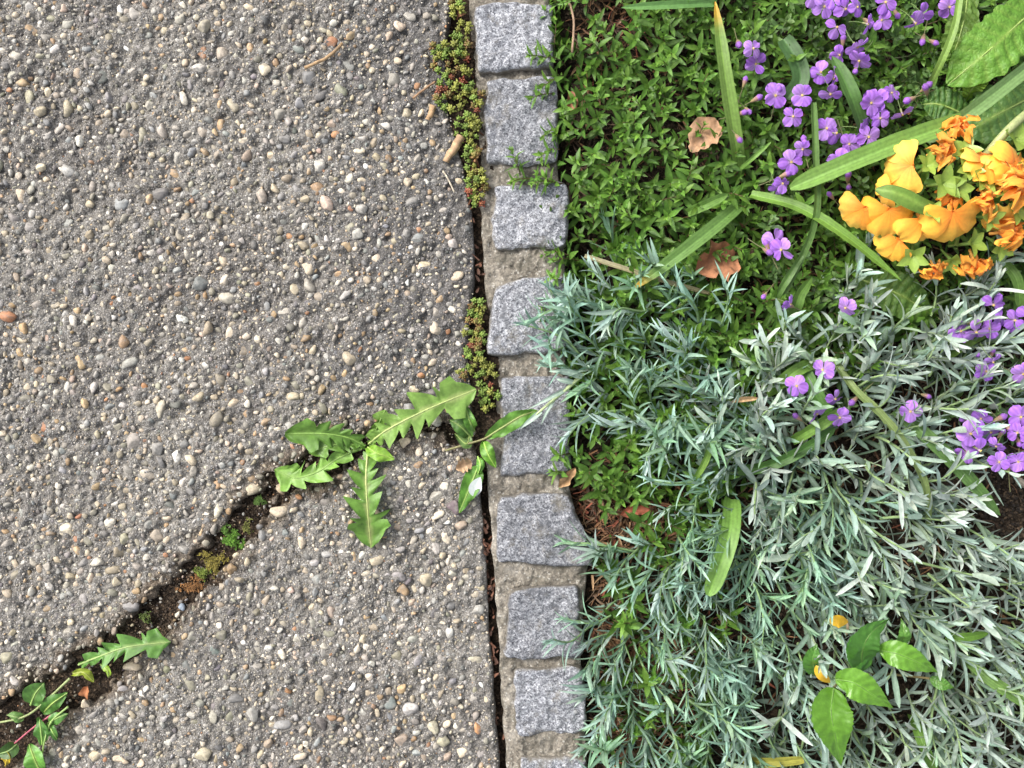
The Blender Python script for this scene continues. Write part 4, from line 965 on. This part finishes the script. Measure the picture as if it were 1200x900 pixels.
# fallen white petal on it
mb = MB(); g, col, C, L = curve_leaf([(556, 582, .012), (557, 571, .0135), (563, 559, .013)], ov(.0078), 16, 7, .2, 0, .2, lambda t, s: np.broadcast_to(np.array((.72, .75, .78)), t.shape+(3,))); mb.grid(g, col)
tag(obj('fallen_petal', mb.mesh('fallen_petal', M_ORNG, C[0]), None, C[0]), 'single white petal lying on a seedling leaf by the joint', 'petal')

# glaucous sprig reaching across a sett
sp = thing('pink_sprig', P(684, 440, -.0), 'pale blue green sprig lying across a granite sett towards the joint', 'sprig')
C = catmull([P(684, 438, .012), P(664, 456, .022), P(640, 476, .026), P(628, 486, .026)], 14); mb = MB(); mb.tube(C, np.linspace(.0026, .0012, 14), (.36, .44, .22), 7); part('stem', mb, M_STEM, sp, C[0])
for ctrl, w in (([(634, 482, .026), (622, 492, .026), (607, 504, .020)], .0032), ([(664, 456, .022), (645, 466, .032), (618, 480, .030)], .0026), ([(682, 441, .016), (664, 436, .026), (643, 435, .022)], .0042), ([(650, 468, .024), (640, 484, .028), (634, 498, .022)], .002), ([(672, 448, .02), (660, 446, .026), (652, 444, .02)], .0032)):
    mb = MB(); g, col, C, L = curve_leaf(ctrl, lambda t, s, w=w: w*np.interp(t, [0, .2, .6, 1], [.7, 1, .8, .05]), 14, 5, .4, 0, 0, stripes((.34, .46, .38), (.45, .56, .46))); mb.grid(g, col); part('leaf', mb, M_DIAN, sp, C[0])

# ------------------------------------------------------------------ broad-leaved seedling in the silver mat
bl = thing('broad_leaved_seedling', P(1000, 790, -.034), 'young shoot with broad toothed glossy leaves rising through silver foliage', 'seedling')
def toothed(W): return lambda t, s: W*(np.sin(np.pi*np.clip(t, 0, .999)**.8)**(.75+.45*t)*.97+.02)*(1+.10*(((t*15) % 1)-.5)*np.sin(np.pi*t))
BLV = [([(977, 806, .042), (974, 835, .056), (979, 862, .058), (985, 897, .045)], 23, (.115, .27, .028)), ([(979, 796, .042), (1000, 800, .056), (1022, 814, .056), (1046, 829, .046)], 17, (.12, .275, .03)),
       ([(1030, 762, .04), (1050, 766, .054), (1075, 776, .055), (1098, 788, .045)], 14.5, (.115, .265, .03)), ([(1010, 786, .025), (1011, 762, .046), (1021, 742, .052), (1042, 725, .044)], 17, (.07, .2, .03)),
       ([(1012, 745, .02), (1006, 765, .034), (1003, 792, .03)], 15, (.055, .165, .028)), ([(955, 790, .02), (953, 772, .034), (957, 754, .03)], 12, (.075, .2, .03)), ([(1052, 754, .03), (1060, 745, .046), (1056, 725, .04)], 8, (.10, .24, .04)),
       ([(1040, 752, .02), (1052, 757, .03), (1064, 752, .028)], 6, (.06, .16, .03)), ([(1090, 795, .02), (1105, 802, .03), (1118, 806, .03)], 7, (.08, .2, .03))]
for i, (ctrl, w, c) in enumerate(BLV):
    ctrl = [(a_, b_, z_+.03) for a_, b_, z_ in ctrl]; mb = MB()
    def colf(t, s, c=c):
        v = np.exp(-(s/.06)**2)+.35*np.exp(-(((t*8-np.abs(s)*1.0) % 1-.5)/.10)**2); return np.asarray(c)*(1+.35*v[..., None])
    g, col, C, L = curve_leaf(ctrl, toothed(w*.001), 40, 15, .12, .12, .12*math.sin(i*2.1), colf, .0014, i, quilt(.0013, i, 8)); mb.grid(g, col); lf = part('leaf', mb, M_BROAD, bl, C[0])
    mb = MB(); mb.tube(C-np.array([0, 0, .0003]), np.linspace(.0011, .0003, len(C)), (.10, .2, .035), 6); part('midrib', mb, M_STEM, lf, C[0])
for ctrl in ([(1000, 790, -.034), (985, 798, .01), (977, 806, .042)], [(1000, 790, -.034), (1015, 772, .01), (1030, 762, .04)], [(1000, 790, -.034), (1006, 765, .0), (1016, 756, .03)], [(1000, 790, -.034), (1040, 790, .0), (1090, 795, .02)], [(1000, 790, -.034), (970, 795, .0), (955, 790, .02)]):
    C = catmull([P(q[0], q[1], q[2]+(.03 if q[2] > 0 else 0)) for q in ctrl], 10); mb = MB(); mb.tube(C, .0014, (.2, .16, .07), 6); part('stem', mb, M_STEM, bl, C[0])
for ctrl, w, lab in (([(973, 730, .05), (982, 728, .056), (994, 729, .05)], 7.5, 'fallen bright yellow oval leaf beside the seedling'), ([(956, 780, .06), (963, 791, .066), (973, 800, .06)], 6, 'small orange yellow leaf at the base of the seedling')):
    mb = MB(); g, col, C, L = curve_leaf(ctrl, ov(w*.001), 14, 7, .15, 0, 0, lambda t, s: np.broadcast_to(np.array((.62, .37, .03)), t.shape+(3,))); mb.grid(g, col)
    tag(obj('yellow_leaf', mb.mesh('yellow_leaf', M_BROAD, C[0]), None, C[0]), lab, 'leaf')

# ------------------------------------------------------------------ stonecrop in the joint
rng = np.random.default_rng(16)
def rosette(seed, c0, c1):
    r = np.random.default_rng(seed); mb = MB(); v, f = ICO1
    for k in range(13):
        a = k*2.4; el = .15+k*.095; rr = .0034*(1-k/18); c = np.asarray(c0)*(1-k/13)+np.asarray(c1)*k/13
        Rm = np.array(Matrix.Rotation(a, 3, 'Z') @ Matrix.Rotation(-el, 3, 'Y'))
        q = v*np.array([.0026, .0011, .0009])*r.uniform(.85, 1.15)+np.array([rr*.8, 0, 0]); mb.raw(q@Rm.T+np.array([0, 0, k*.00022]), f, c*r.uniform(.85, 1.15))
    mb.tube(np.array([(0, 0, .001), (0, 0, -.004), (0, 0, -.008)]), .0007, (.2, .09, .05), 5)
    return mb.mesh('rosette', M_SED)
ROS = [rosette(s, (.22, .24, .045), (.36, .38, .08)) for s in range(4)]+[rosette(9+s, (.15, .23, .04), (.25, .36, .07)) for s in range(4)]+[rosette(20+s, (.24, .12, .05), (.28, .27, .07)) for s in range(2)]+[rosette(30, (.27, .065, .04), (.32, .13, .06))]
STC = [('stonecrop', 'long stonecrop clump filling the joint beside the two topmost setts', [(533, 8, 8, 14), (545, 45, 15, 22), (525, 75, 18, 18), (545, 85, 20, 26), (520, 62, 14, 14), (532, 110, 20, 24), (553, 120, 12, 28), (548, 150, 14, 20), (552, 185, 10, 22), (558, 215, 11, 20), (560, 235, 8, 10)], .002),
       ('stonecrop', 'short reddish stonecrop clump above the dandelion seedling in the joint', [(560, 362, 10, 10), (556, 385, 12, 16), (560, 410, 14, 14), (562, 432, 14, 12), (572, 448, 12, 12), (574, 468, 12, 14), (545, 436, 10, 6), (575, 425, 9, 8)], .0)]
for nm, lab, blobs, z0 in STC:
    st = thing(nm, P(blobs[2][0], blobs[2][1], -.012), lab, 'stonecrop'); done = []
    for (x, y, rx, ry) in blobs:
        for _ in range(90):
            a, q = rng.uniform(0, 6.28), math.sqrt(rng.random()); u, w = x+rx*q*math.cos(a), y+ry*q*math.sin(a)
            if any((u-d[0])**2+(w-d[1])**2 < 6.2**2 for d in done) or len(done) > 280: continue
            done.append((u, w)); left = u < x-2
            lim_r = float(np.interp(w, [0, 88, 96, 195, 216, 330, 418, 440, 560], [550, 556, 564, 565, 574, 577, 568, 583, 584]))
            if u > lim_r: continue
            pr = rng.random(); k = rng.choice([8, 9, 8, 9, 8, 10]) if pr < .26 else (rng.integers(4, 8) if (left and pr < .8) or pr < .4 else rng.integers(0, 4))
            o = obj('rosette', ROS[k], st, P(u, w, z0+rng.uniform(-.004, .004))); o.rotation_euler = orient(rng.uniform(0, 6.28), abs(rng.normal(0, .35)), rng.uniform(0, 6)).to_euler(); o.scale = (rng.uniform(.9, 1.6),)*3
# moss in the crack
def moss(x, y, rx, ry, n, c, lab):
    base = P(x, y, -.008); mb = MB()
    for _ in range(n):
        a = rng.uniform(0, 6.28); q = math.sqrt(rng.random())*(1+.5*math.sin(a*3+x))*rng.uniform(.6, 1.25); p = P(x+rx*q*math.cos(a), y+ry*q*math.sin(a)); p[2] = -.010+.005*max(0, 1-q*q)+rng.uniform(0, .0015)
        cc = np.asarray(c)*rng.uniform(.6, 1.3)
        for k in range(4):
            g = leaf_grid(rng.uniform(.002, .0036), .0013, 'lance', 3, .2, .3); Rm = np.array(Matrix.Rotation(rng.uniform(0, 6.28), 3, 'Z') @ Matrix.Rotation(-rng.uniform(.2, 1.2), 3, 'Y')); mb.grid(g.reshape(-1, 3).dot(Rm.T).reshape(g.shape)+p, cc)
    o = obj('moss', mb.mesh('moss', M_MOSS, base), None, base); tag(o, lab, 'moss', kind='stuff')
moss(269, 634, 9, 8, 160, (.12, .26, .03), 'bright green moss tuft in the crack'); moss(283, 640, 4, 4, 40, (.12, .25, .03), 'tiny moss tuft'); moss(248, 660, 13, 12, 150, (.24, .20, .04), 'olive yellow moss in the crack')
moss(226, 688, 16, 9, 120, (.25, .12, .04), 'rusty moss in the crack'); moss(302, 588, 6, 5, 50, (.09, .17, .03), 'small moss'); moss(168, 725, 7, 6, 40, (.1, .14, .03), 'sparse moss'); moss(262, 622, 6, 7, 50, (.1, .2, .03), 'moss'); moss(288, 618, 5, 8, 40, (.16, .17, .04), 'moss'); moss(236, 672, 9, 7, 60, (.15, .2, .03), 'moss'); moss(205, 765, 8, 6, 40, (.3, .22, .08), 'tan moss')

# ------------------------------------------------------------------ dry leaves, twigs, chips, loose stones
def dry_leaf(x, y, z, L, W, az, c, lab, seed, curl=.5, jag=.0):
    r = np.random.default_rng(seed); mb = MB(); n, m = 16, 9; t = np.linspace(0, 1, n); s = np.linspace(-1, 1, m)
    w = np.interp(t, [0, .08, .35, .6, .85, 1], [.1, .5, 1, .85, .7, .15])*W/2
    g = np.zeros((n, m, 3)); g[..., 0] = (t*L-L/2)[:, None]; g[..., 1] = s[None]*w[:, None]*(1+jag*vnoise(t*.05+seed, t*0, .006, 81))[:, None]
    g[..., 2] = curl*np.abs(s)[None]**1.5*w[:, None]+.005*vnoise(g[..., 0]+seed, g[..., 1], .008, 82)+.0015*np.abs(np.sin(t*18))[:, None]*np.abs(s)[None]+.004*np.sin(t*2.5)[:, None]
    col = np.asarray(c)*(1+.3*vnoise(g[..., 0]+seed, g[..., 1], .005, 83)+.2*vnoise(g[..., 0]+seed, g[..., 1], .0025, 84))[..., None]*(1-.2*np.exp(-(s/.1)**2))[None, :, None]
    Rm = rotm(az, .25, r.uniform(0, 6)); p = P(x, y, z); mb.grid(g.reshape(-1, 3).dot(Rm.T).reshape(g.shape)+p, col)
    tag(obj('dry_leaf', mb.mesh('dry_leaf', M_DEAD, p), None, p), lab, 'dry leaf')
dry_leaf(825, 160, .016, .046, .036, .9, (.34, .2, .11), 'flat tan dry leaf lying in the green mat', 1, .25, .45)
dry_leaf(838, 309, .014, .052, .036, .4, (.3, .13, .06), 'curled reddish brown dry leaf lying between green mat and strap leaf', 2, 1.0, .8)
dry_leaf(669, 121, .004, .027, .013, 1.6, (.28, .12, .06), 'narrow rusty dry leaf beside the second sett', 3, .5)
dry_leaf(664, 559, .004, .03, .013, .9, (.45, .27, .13), 'pale orange dry leaf at the edge of a sett', 4, .5, .3)
dry_leaf(101, 811, .0, .021, .013, 1.1, (.34, .13, .05), 'brown dead leaf stuck in the crack below the small dandelion', 5, .4)
dry_leaf(744, 600, -.008, .035, .014, .2, (.34, .11, .06), 'reddish withered leaf in the bare litter patch', 6, .6, .4)
dry_leaf(873, 469, .02, .03, .006, .1, (.5, .33, .17), 'pale tan withered leaf strip among silver sprigs', 7, .4)
dry_leaf(543, 546, .003, .02, .016, .4, (.4, .27, .16), 'crumpled tan leaf scrap by the seedling in the joint', 8, .7, .4)
def stick(name, ctrl, r_, c, lab, cat, flat=1.0, sides=7):
    C = catmull([P(*q) for q in ctrl], 14); C += np.stack([vnoise(C[:, 0]*1, C[:, 1], .008, 91), vnoise(C[:, 0], C[:, 1]*1, .008, 92), np.zeros(14)], 1)*min(r_*.35, .0006)
    rr = np.full(14, r_)*(1+.05*np.sin(np.arange(14)*1.7)); C[0] = C[1]; C[-1] = C[-2]; C[0] += 1e-5; C[-1] -= 1e-5; rr *= np.linspace(.72, 1.05, 14) if r_ > .003 else 1.0; rr[0] = rr[-1] = 1e-5;  mb = MB(); cc = np.asarray(c)*(1+.3*np.random.default_rng(len(lab)).uniform(-1, 1, (14, 1)))
    mb.tube(C, rr, cc, 5 if r_ > .003 else sides)
    if r_ > .003:
        v = mb.v[-1]; v[:, 2] = C[7, 2]+(v[:, 2]-C[7, 2])*.5; k_ = np.random.default_rng(len(lab)).normal(0, .00025, v.shape); v[5:-5] += k_[5:-5]
    for e in (0, -1):
        pass
    tag(obj(name, mb.mesh(name, M_WOOD, C[7]), None, C[7]), lab, cat)
stick('twig', [(353, 81, .004), (372, 73, .005), (388, 64, .0055), (405, 46, .004)], .0019, (.36, .24, .13), 'bent thin tan twig lying on the paving', 'twig')
stick('wood_chip', [(520, 192, .005), (528, 180, .006), (535, 168, .006), (541, 157, .005)], .0056, (.42, .28, .16), 'short thick tan stick beside the stonecrop clump', 'wood chip')
stick('dry_stalk', [(518, 198, .002), (526, 212, .004), (534, 228, .003)], .001, (.5, .44, .34), 'thin pale dry stalk below the short thick stick', 'stalk')
stick('wood_chip', [(500, 142, .003), (505, 132, .004), (508, 122, .003)], .0042, (.4, .26, .14), 'small flat wood chip touching the upper stonecrop clump', 'wood chip')
stick('twig', [(482, 117, .003), (497, 105, .0045), (512, 94, .004)], .0013, (.3, .18, .1), 'short brown twig pointing into the upper stonecrop clump', 'twig')
stick('wood_chip', [(536, 2, -.0), (539, 12, .003), (543, 20, .002)], .0045, (.28, .13, .06), 'rusty chip lodged above the stonecrop beside the top sett', 'wood chip')
stick('dry_stalk', [(992, 724, .035), (993, 736, .04), (991, 745, .035)], .0016, (.6, .45, .3), 'pale stub beside the fallen yellow leaf', 'stalk')
stick('dry_stalk', [(660, -10, .0), (672, 20, .012), (670, 70, .008)], .0014, (.3, .2, .13), 'upright brown dry stalk beside the top sett', 'stalk')
for i, (x, y) in enumerate(((571, 628), (572, 650), (574, 680), (578, 745), (574, 775), (570, 782), (580, 892))):
    pass
mb = MB()
for _ in range(70):
    y = rng.uniform(600, 900) if rng.random() < .75 else rng.uniform(230, 350); 
    if rng.random() < .4: y = rng.normal([777, 640, 700][rng.integers(3)], 9)
    x = joint_x(y)+rng.uniform(-1, 6); p = P(x, y, -.012+rng.uniform(0, .008)); a = rng.normal(1.6, .8)
    g = leaf_grid(rng.uniform(.005, .014), rng.uniform(.0015, .004), 'linear', 4, rng.uniform(-.4, .4), .5); mb.grid(g.reshape(-1, 3).dot(rotm(a, rng.normal(0, .4), 1).T).reshape(g.shape)+p, np.array((.16, .07, .04))*rng.uniform(.25, 1.2))
tag(obj('joint_litter', mb.mesh('joint_litter', M_DEAD)), kind='stuff')
for (x, y, r_, c, lab) in ((329, 573, 6.5, (.42, .33, .22), 'loose tan pebble lying in the crack by a dandelion leaf tip'), (213, 712, 4.5, (.25, .3, .36), 'loose bluish pebble at the crack edge below the moss'), (1196, 565, 7, (.32, .28, .22), 'loose grey brown stone lying on the bare dark soil')):
    z = -.003 if x < 600 else -.024
    v, f4, f3 = stone(RNG, ICO3, .2); m = MB(); m.raw(v, f3, c); o = obj('loose_pebble', m.mesh('loose_pebble', M_PEBO), None, P(x, y, z)); o.scale = (r_*.00115,)*3; o.rotation_euler = (.1, 0, x); o.color = (*c, 1); tag(o, lab, 'pebble')
